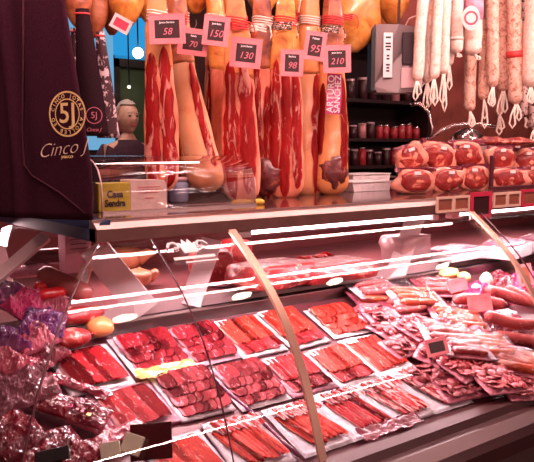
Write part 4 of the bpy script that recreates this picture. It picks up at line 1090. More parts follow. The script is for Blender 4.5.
# the big one, standing on the left end of the countertop
BROT = math.radians(-62)
BM = Matrix.Translation((.772, 1.632, TOPZ + .001)) @ Matrix.Rotation(BROT, 4, 'Z')
big = thing('ham_cover_bag', 'tall dark wine fabric ham bag with gold round 5J print, standing at the left end', 'bag', M=BM)
def bigf(u, z):
    """u 0..1 left to right, z height; right edge leans left going up"""
    H = .62; xr = -.002 - .010 - .066 * max(0, (z - .12)) / .4 ; xl = -.42
    return lam(xl, xr, u)
bm = NB(); nz = 34; nu = 40; rows = []
for j in range(nz + 1):
    z = .62 * j / nz; row = []
    for i in range(nu + 1):
        u = i / nu; x = bigf(u, z)
        fold = .010 * math.exp(-((u - .50) / .03) ** 2) - .006 * math.exp(-((u - .58) / .05) ** 2) + .006 * math.exp(-((u - .25) / .04) ** 2)
        y = -.018 * math.sin(PI * min(1, u * 1.0)) - fold + .004 * noise.noise(Vector((u * 4, z * 5, 1)))
        row.append((x, y, z))
    for i in range(nu + 1):
        u = 1 - i / nu; x = bigf(u, z); row.append((x - .004, .012 + .05 * math.sin(PI * u), z))
    rows.append(row)
obj('bag_cloth', skin(bm, rows), cloth, big)
def bface(x, z):      # front y of the bag at local x
    u = (x + .42) / (.42 + (-.012 - .066 * max(0, (z - .12)) / .4)); return -.018 * math.sin(PI * min(1, max(0, u))) - .006
cm = mpp(Vector((.75, 1.65, 1.45)))
def bloc(px, py):     # point on the bag's face seen at a pixel
    d = ray(px, py); Mi = BM.inverted(); o_ = Mi @ CAM; dd = (Mi.to_3x3() @ d)
    t_ = (-.022 - o_.y) / dd.y; q = o_ + dd * t_; return q
q = bloc(68, 114); rr_ = abs(bloc(68, 91).z - bloc(68, 137).z) / 2
yy = q.y - .003
obj('lining_fold', tube(NB(), [bloc(22, -5) + Vector((0, .004, 0)), bloc(22, 60) + Vector((0, .004, 0)), bloc(21, 130) + Vector((0, .004, 0)), bloc(23, 165) + Vector((0, .004, 0)), bloc(31, 176) + Vector((0, .004, 0)), bloc(58, 193) + Vector((0, .006, 0)), bloc(82, 214) + Vector((0, .012, 0))], .0026, 8), plain('wine_seam', (.05, .012, .02), .9), big)
sxr = 0.80 * rr_ / (abs(bloc(52, 114).x - bloc(84, 114).x) / 2) if False else 1
seg_ring_obj('emblem_ring', rr_ * .92, rr_, q.x, q.z, gold, big, yy)
seg_ring_obj('emblem_ring', rr_ * .62, rr_ * .67, q.x, q.z, gold, big, yy)
text('5J', rr_ * 1.25, gold, big, (q.x, yy, q.z), bold=.0004)
ring_text('CINCO JOTAS', rr_ * .79, rr_ * .24, gold, big, q.x, q.z, PI * .92, PI * .08, yy)
ring_text('DE BELLOTA', rr_ * .79, rr_ * .24, gold, big, q.x, q.z, PI * 1.1, PI * 1.9, yy)
q2 = bloc(62, 149); text('Cinco J', .046, plain('pale_gold_print', (.80, .58, .42), .5), big, (q2.x, yy, q2.z), shear=.5, rot=-.12, sx=1.05, bold=-.0010)
q3 = bloc(68, 157); text('JABUGO', .009, gold, big, (q3.x, yy, q3.z), rot=-.05)
# narrower covers hanging behind it
def cover(px0, px1, pyt, pyb, Y, mat, label, neck=.35, lean=0.0):
    pc = at((px0 + px1) / 2, pyb, Y=Y); m = mpp(pc); H = (pyb - pyt) * m; W = (px1 - px0) * m
    t = thing('ham_cover', label, 'bag', M=Matrix.Translation(pc) @ Matrix.Rotation(CAMROT, 4, 'Z')); rows = []
    for j in range(21):
        s_ = j / 20; w = W / 2 * lam(1, neck, s_ ** 1.25); rows.append([(-lean * m * s_ + math.cos(a) * w, math.sin(a) * w * .5 * (1 + .1 * math.sin(3 * a)), H * s_) for a in [2 * PI * i / 24 for i in range(24)]])
    obj('cover_cloth', skin(NB(), rows), mat, t)
    obj('neck_tie', tube(NB(), [(-lean * m + math.cos(a) * W / 2 * neck * 1.1, math.sin(a) * W * .3 * neck, H * .96) for a in [i * PI / 8 for i in range(17)]], .003, 6), roper, t)
    return t, m, W, H
t2, m, W, H = cover(78, 109, 12, 136, 2.02, cloth2, 'narrow dark wine cover with small round print hanging right of the tall bag', .42, 8)
seg_ring_obj('emblem_ring', 7.5 * m, 8.2 * m, 3 * m, 20 * m, pinkink, t2, -W * .27)
text('5J', 9 * m, pinkink, t2, (3 * m, -W * .27, 20 * m)); text('Cinco J', 5 * m, pinkink, t2, (2 * m, -W * .27, 6 * m), shear=.4)
cover(97, 120, 34, 138, 2.12, pattern, 'cover of white scribble patterned fabric hanging right of the narrow dark one', .35, 6)
cover(73, 84, 30, 120, 2.3, pattern, 'strip of scribble patterned cover between the two dark bags', .6, 2)

# ------------------------------------------------------------------ things standing on the countertop
def gy(y, z, x0, x1, th=.005):
    return None
gt = thing('sneeze_guard', 'low curved glass guard on the countertop over the yellow carton', 'glass guard', (.865, 1.79, TOPZ))
GP = [(0, 0), (-.002, .05), (.004, .085), (.020, .115), (.048, .135), (.085, .146), (.125, .150)]
bm = NB(); rows = []
for y, z in GP: rows.append([(0, y, z), (.50, y, z), (.50, y + .004, z + .001), (0, y + .004, z + .001)])
obj('guard_pane', skin(bm, rows), guard_glass, gt)
bm = NB(); prism(bm, [(y + .004, z) for y, z in GP] + [(.125, 0)], -.003, .0, 'x'); obj('end_pane', bm, guard_glass, gt, False)
obj('pane_edge', tube(NB(), [(0, y, z) for y, z in GP], .0022, 6), pinkp, gt)
obj('pane_edge', tube(NB(), [(.50, y, z) for y, z in GP[:3]], .0018, 6), pinkp, gt)
obj('metal_channel', box(NB(), (0, -.006, 0), (.50, .008, .006)), steel, gt, False)
obj('led_reflection', box(NB(), (.01, .06, .128), (.34, .066, .131)), tubem, gt, False)  # glowing bar drawn for the LED reflection on the guard glass
# dark stand and cartons behind it
def card_box(x0, x1, y0, y1, h, mat, name, label):
    t = thing(name, label, 'box', ((x0 + x1) / 2, y0, TOPZ + .001)); w = (x1 - x0) / 2
    return t, w
a = at(99, 212, Y=1.84); b = at(131, 212, Y=1.84); c_ = at(167, 212, Y=1.84)
hh = (at(99, 184, Y=1.84).z - TOPZ)
t = thing('yellow_carton', 'yellow carton with dark gothic lettering behind the curved glass guard', 'box', ((a.x + b.x) / 2, 1.84, TOPZ + .001)); w = (b.x - a.x) / 2
obj('box_body', box(NB(), (-w, 0, 0), (w - .001, .07, hh), .0015), yellowc, t, False)
text('Casa', hh * .34, black, t, (0, -.0012, hh * .60), bold=.0010, sx=.95); text('Sendra', hh * .34, black, t, (0, -.0012, hh * .28), bold=.0010, sx=.85)
t = thing('cream_carton', 'cream carton with rounded top and small red print, right of the yellow one', 'box', ((b.x + c_.x) / 2, 1.84, TOPZ + .001)); w = (c_.x - b.x) / 2
pr = [(-w, 0), (w, 0), (w, hh * .8)] + [(w - .012 + .012 * math.cos(a_), hh * .8 + .26 * hh * math.sin(a_)) for a_ in (0.3, .8, 1.2, 1.5)] + [(-w, hh * 1.1)]
obj('box_body', prism(NB(), pr, 0, .06, 'y'), carton, t, False)
pm = NB()
for k_, (zz, ww) in enumerate(((.82, .8), (.72, .9), (.62, .7), (.42, .35))): cbox(pm, (0, -.0008, hh * zz), (w * ww * 1.5, .0008, hh * .02))
obj('print_lines', pm, redink, t, False)
t = thing('dark_box', 'dark maroon box left of the yellow carton behind the guard', 'box', (a.x - .04, 1.85, TOPZ + .001))
obj('box_body', box(NB(), (-.03, 0, 0), (.036, .06, hh * .98), .002), plain('maroon_box', (.06, .012, .014), .4), t, False); obj('box_lid', box(NB(), (-.031, -.001, hh * .98), (.037, .061, hh * 1.05), .001), black, t, False)
# blue jar with lid, plastic tub, knife
p = at(188, 207, Y=2.0); t = thing('blue_jar', 'bluish jar standing behind the cream carton', 'jar', (p.x - .01, 2.04, TOPZ + .001))
obj('jar_body', skin(NB(), [[(r_ * math.cos(a_), r_ * math.sin(a_), z_) for a_ in [2 * PI * i / 24 for i in range(24)]] for r_, z_ in ((.028, 0), (.032, .006), (.032, .055), (.027, .066))]), cupb, t)
obj('jar_lid', cyl(NB(), (0, 0, .067), (0, 0, .078), .029, 24), pinkp, t)
p = at(168, 200, Y=2.05); t = thing('glass_tumbler', 'small bluish tumbler left of the jar', 'glass', (p.x, 2.08, TOPZ + .001))
obj('tumbler_body', skin(NB(), [[(r_ * math.cos(a_), r_ * math.sin(a_), z_) for a_ in [2 * PI * i / 20 for i in range(20)]] for r_, z_ in ((.018, 0), (.024, .07), (.022, .07), (.017, .004))]), cupb, t)
p = at(228, 207, Y=1.80)
kn = thing('ham_knife', 'long ham knife with yellow handle lying on the countertop', 'knife', M=Matrix.Translation((p.x, 1.82, TOPZ + .008)) @ Matrix.Rotation(-.10, 4, 'Z'))
obj('blade', prism(NB(), [(-.135, .004), (-.12, -.006), (.03, -.010), (.03, .008)], -.001, .001, 'z'), steel, kn, False)
obj('handle', tube(NB(), [(.03, 0, 0), (.05, 0, .001), (.09, -.002, .001), (.125, -.006, 0), (.135, -.009, 0)], [.007, .009, .008, .010, .005], 10), knifew, kn)
# white papers and trays on the counter between hams and ham joints
p = on_top(352, 196)
def counter_tray(x, y, w, d, h, label, mat=whiteboard, rz=0):
    t = thing('counter_tray', label, 'tray', M=Matrix.Translation((x, y, TOPZ + .001)) @ Matrix.Rotation(rz, 4, 'Z'))
    obj('tray_body', prism(NB(), [(-w / 2 + .01, 0), (w / 2 - .01, 0), (w / 2, h), (-w / 2, h)], -d / 2, d / 2, 'y'), mat, t, False)
    obj('tray_rim', box(NB(), (-w / 2 - .004, -d / 2 - .004, h), (w / 2 + .004, d / 2 + .004, h + .004), .001), paper, t, False)
counter_tray(2.17, 2.16, .22, .16, .035, 'low white tray on the counter right of the last hanging ham')
counter_tray(2.38, 2.36, .26, .14, .055, 'white tray farther back beneath the dark can shelf', rz=.1)

# vacuum packed ham joints at the right
jl = spots('ham_joint_flesh', (.34, .018, .014), (.78, .28, .18), 26, .56, .08, .35, .3, .8, third=(.20, .010, .008))
jf = plain('joint_fat_rim', (.74, .27, .19), .3, 0, .6, nscale=30, namt=.2, bump=.4)
def joint(px, py, Y, wpx, hpx, label, seed=1, rz=0.0, roll=0.0):
    p = at(px, py, Y=Y); m = mpp(p); w, h = wpx * m * 1.04, hpx * m * 1.06
    t = thing('vacuum_packed_ham', label, 'ham', group='vacuum packed ham joints on the counter', M=Matrix.Translation(p) @ Matrix.Rotation(CAMROT + rz, 4, 'Z') @ Matrix.Rotation(roll, 4, 'Y'))
    n = 26; rows = []
    for y_, k in ((.07, .55), (.055, .82), (.02, .98), (0, 1.0), (-.010, .93), (-.014, .80)):
        r = []
        for i in range(n):
            a = 2 * PI * i / n; ca, sa = math.cos(a), math.sin(a)
            q = (abs(ca) ** 3.2 + abs(sa) ** 3.2) ** (-1 / 3.2) * (1 + .34 * noise.noise(Vector((ca * 1.2, sa * 1.2, seed))))
            r.append((ca * q * w * .54 * k, y_, sa * q * h / 2 * k * (.92 if sa > 0 else 1)))
        rows.append(r)
    obj('fat_rim', skin(NB(), rows), jf, t)
    rows = []
    for y_, k in ((-.012, .86), (-.019, .78), (-.022, .5), (-.023, .2)):
        rows.append([(math.cos(a) * w / 2 * k * (1 + .5 * noise.noise(Vector((math.cos(a) * 1.3, math.sin(a) * 1.3, seed + 2)))), y_, math.sin(a) * h / 2 * k) for a in [2 * PI * i / n for i in range(n)]])
    obj('cut_face', skin(NB(), rows), jl, t)
    bm = NB(); sph(bm, (w * .05, -.023, -h * .02), h * .10, 12, (1, .25, .8)); obj('bone', bm, hamfat, t)
    bm = NB(); grid(bm, 12, 5, lambda u, v: ((u - .5) * w * 1.08, -.004 + .010 * noise.noise(Vector((u * 6, v * 3, seed))), h * (.36 + .16 * v) + .004 * noise.noise(Vector((u * 8, 3, seed)))))
    bmesh.ops.solidify(bm, geom=bm.faces[:], thickness=.0008); obj('film_seam', bm, pinkclear, t)
    obj('label', cbox(NB(), (-w * .05 + seed % 3 * .01, -.026, h * .30), (.024, .002, .012)), paper, t, False)
    return t
joint(415, 181, 1.86, 38, 25, 'ham joint in the lower row, leftmost of the stack', 1, .1)
joint(446, 180, 1.88, 30, 25, 'pointed film wrapped ham joint, middle of the lower row', 2, .1)
joint(474, 178, 1.90, 30, 26, 'ham joint in the lower row beside the upright divider bar', 3, .1)
joint(411, 158, 1.93, 28, 27, 'ham joint in the upper row, leftmost and leaning', 4, .1, -.3)
joint(437, 156, 1.95, 36, 27, 'ham joint in the upper row with broad red face', 5, .1, .2)
joint(466, 155, 1.95, 34, 27, 'dark red ham joint in the upper row by the divider bar', 6, .1)
joint(500, 158, 2.02, 26, 24, 'film wrapped ham piece right of the divider bar, upper', 7, .1)
joint(508, 178, 1.96, 42, 20, 'long film wrapped ham piece right of the divider bar, lower', 8, .1)
joint(528, 162, 2.10, 30, 26, 'wrapped ham piece at the far right edge of the counter', 9, .1)
joint(535, 178, 2.0, 24, 22, 'small wrapped ham piece low at the right edge', 10, .1)
crt = bag(Matrix.Translation(at(500, 142, Y=2.15)) @ Matrix.Rotation(CAMROT, 4, 'Z'), jl, 'long reddish film wrapped cut lying over the ham joints', .30, .12, .04, 51, 'wrapped_cut', None, .4)
p = at(488, 190, Y=1.86); t = thing('divider_bar', 'dark upright bar between the ham joints', 'bar', (p.x, 1.84, TOPZ + .001))
obj('bar_post', box(NB(), (-.008, 0, 0), (.008, .012, .14), .002), seam_m, t, False); obj('bar_foot', box(NB(), (-.012, -.004, 0), (.45, .012, .012), .002), seam_m, t, False)

# price plates clipped on the counter edge
def edge_tag(px0, px1, py0, py1, label, frame, board, two_=False, lines=(), price=''):
    Ye = YF - .008; a_ = at(px0, (py0 + py1) / 2, Y=Ye); b_ = at(px1, (py0 + py1) / 2, Y=Ye); w_ = (b_.x - a_.x)
    zt = at((px0 + px1) / 2, py0, Y=Ye).z; zb = at((px0 + px1) / 2, py1, Y=Ye).z; h_ = zt - zb
    t_ = thing('edge_price_plate', label, 'price plate', group='price plates on the counter edge', M=Matrix.Translation(((a_.x + b_.x) / 2, Ye, (zt + zb) / 2)))
    b = h_ * .16; bm = NB()
    cells = [(-w_ / 2, 0), (0, w_ / 2)] if two_ else [(-w_ / 2, w_ / 2)]
    for c0, c1 in cells:
        box(bm, (c0, 0, -h_ / 2), (c1, .006, -h_ / 2 + b)); box(bm, (c0, 0, h_ / 2 - b), (c1, .006, h_ / 2)); box(bm, (c0, 0, -h_ / 2 + b), (c0 + b, .006, h_ / 2 - b)); box(bm, (c1 - b, 0, -h_ / 2 + b), (c1, .006, h_ / 2 - b))
    obj('frame', bm, frame, t_, False)
    for c0, c1 in cells: obj('board', box(NB(), (c0 + b * .8, .002, -h_ / 2 + b * .8), (c1 - b * .8, .005, h_ / 2 - b * .8)), board, t_, False)
    z_ = h_ * .22
    for s_ in lines: text(s_, h_ * .14, pinkink, t_, (0, .0018, z_), extrude=.0002, sx=.8); z_ -= h_ * .17
edge_tag(437, 470, 196, 212, 'cream double price plate left of the red one on the counter edge', tagcream, woodtag, True)
edge_tag(471, 492, 192, 219, 'tall red price plate with dark board on the counter edge', tagred, tagboard, False)
edge_tag(494, 521, 192, 207, 'cream double price plate right of the red one on the counter edge', tagcream, woodtag, True)
edge_tag(522, 545, 189, 206, 'red price plate at the right edge of the picture', tagred, woodtag)

# ------------------------------------------------------------------ sausages hanging at the right
def hang_saus(px, pyt, pyb, rpx, Y, mat, label, seed=1, dx=0, loop=16, group='long white cured sausages hanging at the right', name='hanging_sausage', band=None, nloop=2):
    p = at(px, pyb, Y=Y); m = mpp(p); H = (pyb - pyt) * m; r = rpx * m
    t = thing(name, label, 'sausage', group=group, M=hamM(px, pyb, Y)); n = 26
    pts = []; rad = []
    for i in range(n + 1):
        u = i / n; pts.append((dx * m * u + .004 * noise.noise(Vector((u * 3, seed, 0))), .003 * noise.noise(Vector((u * 3, seed, 4))), H * u))
        rad.append(r * math.sqrt(max(.05, 1 - (1 - min(1, min(u, 1 - u) * H / r)) ** 2)) * (1 + .07 * noise.noise(Vector((u * 9, seed, 2)))))
    obj('sausage_body', tube(NB(), pts, rad, 14), mat, t)
    rr = random.Random(seed * 13)
    for k in range(nloop):
        L = loop * m * rr.uniform(.6, 1.1); w = rr.uniform(2.0, 3.2) * m; ox = rr.uniform(-1, 1) * r * .6
        obj('string_loop', tube(NB(), [(ox * .3, -r * .3, .002), (ox - w * .6, -r * .5, -L * .45), (ox - w, -r * .5, -L * .8), (ox, -r * .5, -L), (ox + w, -r * .5, -L * .8), (ox + w * .5, -r * .5, -L * .4), (ox * .3, -r * .3, .002)], 1.0 * m, 6), ropew, t)
    if band: obj('paper_band', cyl(NB(), (dx * m * band[0], 0, H * band[0]), (dx * m * band[1], 0, H * band[1]), r * 1.10, 20), band[2], t)
    return t
hs = hang_saus
hs(417, -20, 82, 5.6, 1.98, fuetw, 'long white sausage hanging leftmost, beside the scale screen', 1, 5, 18)
hs(427, -20, 84, 5.0, 2.02, fuetw, 'long white sausage, second of the front left bunch', 2, 4, 26)
hs(434, -20, 80, 5.2, 1.97, fuetw, 'long white sausage, third of the front left bunch', 3, 3, 32)
hs(443, -20, 75, 5.6, 2.0, fuetw, 'long white sausage at the right side of the front left bunch', 4, 1, 34)
hs(456, -20, 54, 6.6, 2.05, fuetw, 'short white sausage ending above the brown ones, tied near its foot', 5, -1, 4, band=(.18, .22, ropew), nloop=1)
hs(473, -20, 56, 8.6, 2.03, fuetw, 'thick white sausage with round red badge band', 6, -1, 4, band=(.46, .80, tray_p), nloop=1)
hs(469, 30, 112, 6.0, 2.15, fuetb, 'thin mottled sausage hanging below the thick white one', 7, 0, 22)
hs(483, 20, 100, 5.6, 2.12, fuetb, 'mottled sausage right of the thin one, ending at the loops', 8, 1, 26)
hs(493, -20, 88, 6.4, 2.06, fuetb, 'mottled brownish sausage in the middle of the right bunch', 9, -5, 26)
hs(503, -20, 92, 6.0, 2.12, fuetb, 'mottled sausage tucked behind the middle of the right bunch', 10, -6, 24)
hs(516, -20, 105, 7.6, 2.04, fuetb, 'long pale mottled sausage, largest in the right bunch', 11, -7, 22, band=(.37, .42, roper))
hs(508, -20, 70, 6.0, 2.16, fuetw, 'pale sausage hidden behind the largest one of the right bunch', 12, -3, 18)
hs(530, -20, 88, 9.0, 1.98, fuetw, 'thick bright white sausage at the right edge of the picture', 13, 2, 22)
hs(524, -20, 118, 5.0, 2.2, netm, 'netted dark speckled sausage behind the thick white one at the right edge', 14, -2, 12, nloop=1)
hs(449, -20, 66, 4.6, 2.10, fuetw, 'white sausage half hidden behind the front left bunch', 16, 2, 24)
hs(488, -20, 66, 5.0, 2.14, fuetb, 'mottled sausage between the badge one and the right bunch', 17, 0, 18)
hs(499, 10, 116, 4.6, 2.18, fuetb, 'thin mottled sausage hanging lowest behind the right bunch', 18, -2, 18)
hs(421, -20, 66, 4.4, 2.08, fuetw, 'white sausage half hidden at the back of the left bunch', 19, 3, 20)
hs(534, 60, 130, 5.0, 2.15, netm, 'netted sausage low at the right edge', 15, -2, 12, nloop=1)
p = at(471, 18, Y=1.97); m = mpp(p)
bd = thing('round_badge', 'round red and white paper badge on the thick white sausage', 'badge', M=Matrix.Translation(p) @ Matrix.Rotation(CAMROT, 4, 'Z'))
obj('badge_disc', prism(NB(), [(9 * m * math.cos(a_), 12 * m * math.sin(a_)) for a_ in [2 * PI * i / 30 for i in range(30)]], 0, .002, 'y'), whitep, bd, False)
obj('badge_ring', ring(NB(), 5 * m, 7 * m, 30), redink, bd, False, Matrix.Translation((0, -.001, 0)))

# ------------------------------------------------------------------ hanging scale
p = at(374, 90, Y=2.12); q = at(398, 92, Y=2.02); s_ = at(423, 90, Y=2.10)
Zb = at(398, 92, Y=2.05).z; Zt = at(398, 24, Y=2.05).z; m = mpp(at(398, 60, Y=2.05))
sc_ = thing('weighing_scale', 'grey metal scale head with white label strip and dark display', 'scale', M=Matrix.Translation(at(398, 92, Y=2.05)) @ Matrix.Rotation(CAMROT, 4, 'Z'))
Hs = Zt - Zb
rows = []
for y_, k in ((0, 1), (.10, .95)):
    rows.append([(-24 * m, y_ + .03, Hs * .10), (-20 * m, y_ + .025, .0), (0, y_, -.004), (25 * m, y_ + .02, .006), (26 * m, y_ + .02, Hs * .96), (0, y_, Hs), (-22 * m, y_ + .03, Hs * 1.02)])
obj('housing', skin(NB(), rows), greyscale, sc_, False)
obj('side_edge', box(NB(), (-27 * m, .02, Hs * .02), (-22.5 * m, .13, Hs * 1.03), .003), black, sc_, False)
obj('display', prism(NB(), [(4 * m, Hs * .42), (23 * m, Hs * .42), (23 * m, Hs * .88), (4 * m, Hs * .88)], -.004, .02, 'y'), screen, sc_, False)
obj('lower_plate', prism(NB(), [(3 * m, Hs * .06), (24 * m, Hs * .08), (24 * m, Hs * .36), (3 * m, Hs * .36)], -.003, .02, 'y'), pinkp, sc_, False)
lb = obj('label_strip', box(NB(), (-15 * m, .004, Hs * .22), (-6 * m, .012, Hs * .88)), paper, sc_, False)
pm = NB(); rr = random.Random(4)
for k in range(13):
    if k in (0, 4, 7, 11): continue
    cbox(pm, (-10.5 * m, .0035, Hs * (.27 + k * .045)), (rr.uniform(2.5, 6) * m, .001, Hs * .026))
obj('label_print', pm, black, lb, False)
obj('hanging_rod', cyl(NB(), (2 * m, .06, Hs), (2 * m, .06, Hs + .5), .006, 8), steel, sc_)
obj('cable', tube(NB(), [(8 * m, .05, Hs), (12 * m, .05, Hs + .03), (24 * m, .06, Hs + .05), (40 * m, .08, Hs + .03)], .0022, 6), ropew, sc_)
# chrome arm of the slicer behind the ham joints
sl = thing('slicer', 'chrome and red slicing machine behind the ham joints', 'slicer', M=Matrix.Translation(at(440, 170, Y=2.45)) @ Matrix.Rotation(CAMROT, 4, 'Z'))
sl.location.z = TOPZ + .001
m = mpp(at(440, 150, Y=2.45)); z0 = at(440, 148, Y=2.45).z - TOPZ
chrome = plain('chrome_arm', (.75, .55, .55), .18, 1, nscale=4)
obj('machine_base', box(NB(), (-30 * m, 0, 0), (62 * m, .22, z0 * .8), .015), plain('red_enamel', (.40, .03, .04), .3, 0, .6), sl, False)
obj('guide_arm', tube(NB(), [(-30 * m, -.01, z0 * .9), (0 * m, -.01, z0 + 17 * m), (12 * m, -.01, z0 + 22 * m), (30 * m, -.01, z0 + 24 * m), (60 * m, -.01, z0 + 20 * m)], .011, 10), chrome, sl)
obj('handle_arm', tube(NB(), [(-30 * m, .02, z0 + 42 * m), (-22 * m, .02, z0 + 44 * m), (-12 * m, .02, z0 + 36 * m), (-8 * m, .02, z0 + 20 * m), (-10 * m, .02, z0 * .8)], .009, 10), chrome, sl)
obj('blade_cover', cyl(NB(), (30 * m, .05, z0 + 2 * m), (30 * m, .08, z0 + 2 * m), 18 * m, 32), chrome, sl)
obj('carriage_plate', box(NB(), (10 * m, .0, z0 * .8), (80 * m, .02, z0 * 1.15), .004), pinkp, sl, False)

# ------------------------------------------------------------------ back of the shop
Yb = 3.3
xa = at(338, 180, Y=Yb).x; xb = at(428, 180, Y=Yb).x
shf = thing('shelf_unit', 'black shelf unit with rows of cans behind the counter', 'shelf', (xa, Yb, 0))
zs = [at(345, y_, Y=Yb).z for y_ in (192, 166, 138, 98, 40)]
for x in (0, xb - xa): obj('upright', box(NB(), (x - .012, 0, 0), (x + .012, .3, zs[-1])), shelfm, shf, False)
obj('back_panel', box(NB(), (0, .29, 0), (xb - xa, .30, zs[-1])), shelfm, shf, False)
for z_ in zs: obj('shelf_board', box(NB(), (0, -.01, z_ - .02), (xb - xa, .29, z_)), shelfm, shf, False)
CANS = []
for k, mt in enumerate(canm):
    t_ = thing('food_can', 'can', 'can', M=Matrix.Translation((0, 0, -5)))
    obj('can_body', cyl(NB(), (0, 0, 0), (0, 0, .07), .026, 14), mt, t_); obj('lid', cyl(NB(), (0, 0, .07), (0, 0, .079), .027, 14), lidm if k % 2 else pinkp, t_)
    CANS.append(t_)
lv = ['bottom', 'second', 'third', 'top']; kd = ['dark', 'red', 'pale pink', 'brown glass']
rr = random.Random(9); used = [False] * 4
for li, z_ in enumerate(zs[:4]):
    n = 11 if li != 3 else 8
    for k in range(n):
        ki = [2, 0, 1, 0][li] if rr.random() < .6 else rr.randint(0, 3)
        Mx = Matrix.Translation((xa + .05 + (xb - xa - .10) * k / (n - 1), Yb + .06 + rr.uniform(0, .02), z_ + .001))
        sc2 = 1.15 if li == 3 else 1.0; Mx = Mx @ Matrix.Diagonal((sc2, sc2, sc2 * rr.uniform(.95, 1.5), 1))
        if not used[ki]: c0 = CANS[ki]; c0.matrix_world = Mx; used[ki] = True
        else: c0 = dup(CANS[ki], Mx)
        c0['label'] = f'{kd[ki]} can number {k + 1} from the left on the {lv[li]} can shelf'
        nth = ['first', 'second', 'third', 'fourth', 'fifth', 'sixth', 'seventh', 'eighth', 'ninth', 'tenth', 'eleventh'][k]
        c0['label'] = f'{kd[ki]} can, {nth} from the left on the {lv[li]} shelf of the black unit'
        c0['group'] = 'cans on the black shelf unit'
for k in range(4):
    if not used[k]:
        for ch in list(CANS[k].children): bpy.data.objects.remove(ch)
        bpy.data.objects.remove(CANS[k])
# lower work counter under the shelf
wc = thing('work_counter', 'dark work counter along the back wall', 'counter', (3.0, 3.0, 0))
obj('counter_body', box(NB(), (-1.6, 0, 0), (4.5, .28, 1.05)), tealwall, wc, False); obj('counter_top', box(NB(), (-1.62, -.03, 1.05), (4.5, .28, 1.09)), steel_dark, wc, False)
struct('wall_shop', box(NB(), (at(345, 150, Y=3.62).x, 3.62, 0), (9, 3.70, 3.3)), tealwall)
# window_1 and lit panels on the far left wall
Yw = 5.6
def W(px, py, Y=Yw): return at(px, py, Y=Y)
struct('wall_side', box(NB(), (-3, Yw + .02, 0), (at(345, 150, Y=Yw).x + .6, Yw + .1, 3.3)), darkwall)
a_, b_ = W(114, 150), W(170, 60)
wf = NB(); x0, x1, z0_, z1_ = a_.x, b_.x, .9, b_.z
for q_ in (((x0, Yw - .03, z0_), (x0 + .05, Yw + .02, z1_)), ((x1 - .05, Yw - .03, z0_), (x1, Yw + .02, z1_)), ((x0, Yw - .03, z1_ - .09), (x1, Yw + .02, z1_)), ((x0, Yw - .03, z0_), (x1, Yw + .02, z0_ + .05)), (((x0 + x1) / 2 + .17, Yw - .03, z0_), ((x0 + x1) / 2 + .21, Yw + .02, z1_))): box(wf, *q_)
w1 = struct('window_1', wf, black)
obj('window_pane', box(NB(), (x0 + .04, Yw - .005, z0_ + .04), (x1 - .04, Yw + .01, z1_ - .08)), greenp, w1, False)
def lamp_globe(px, py, Y, rpx, label, st=globem, name='globe_lamp'):
    p = at(px, py, Y=Y); m = mpp(p); t_ = thing(name, label, 'lamp', p)
    bm = NB(); sph(bm, (0, 0, 0), rpx * m, 16); obj('globe', bm, st, t_)
    obj('lamp_cord', cyl(NB(), (0, 0, rpx * m), (0, 0, 3.3 - p.z), .006, 8), black, t_)
lamp_globe(138, 53, 5.0, 5.5, 'glowing white globe lamp in front of the blue panel')
lamp_globe(129, 87, 5.2, 1.6, 'tiny glowing bulb in front of the green window')
def lit(px0, px1, py0, py1, mat, label, Y=Yw - .02, nm_='lit_panel'):
    a1, b1 = at(px0, py1, Y=Y), at(px1, py0, Y=Y)
    t_ = thing(nm_, label, 'sign', ((a1.x + b1.x) / 2, Y, (a1.z + b1.z) / 2)); w_, h_ = (b1.x - a1.x) / 2, (b1.z - a1.z) / 2
    obj('panel_face', box(NB(), (-w_, -.01, -h_), (w_, .01, h_)), mat, t_, False); obj('panel_frame', box(NB(), (-w_ - .01, .010, -h_ - .01), (w_ + .01, .02, h_ + .01)), black, t_, False)
lit(114, 172, 22, 58, bluem, 'bright blue lit panel above the green window')
lit(66, 112, 20, 150, bluel, 'pale blue lit panel seen between the fabric covers')
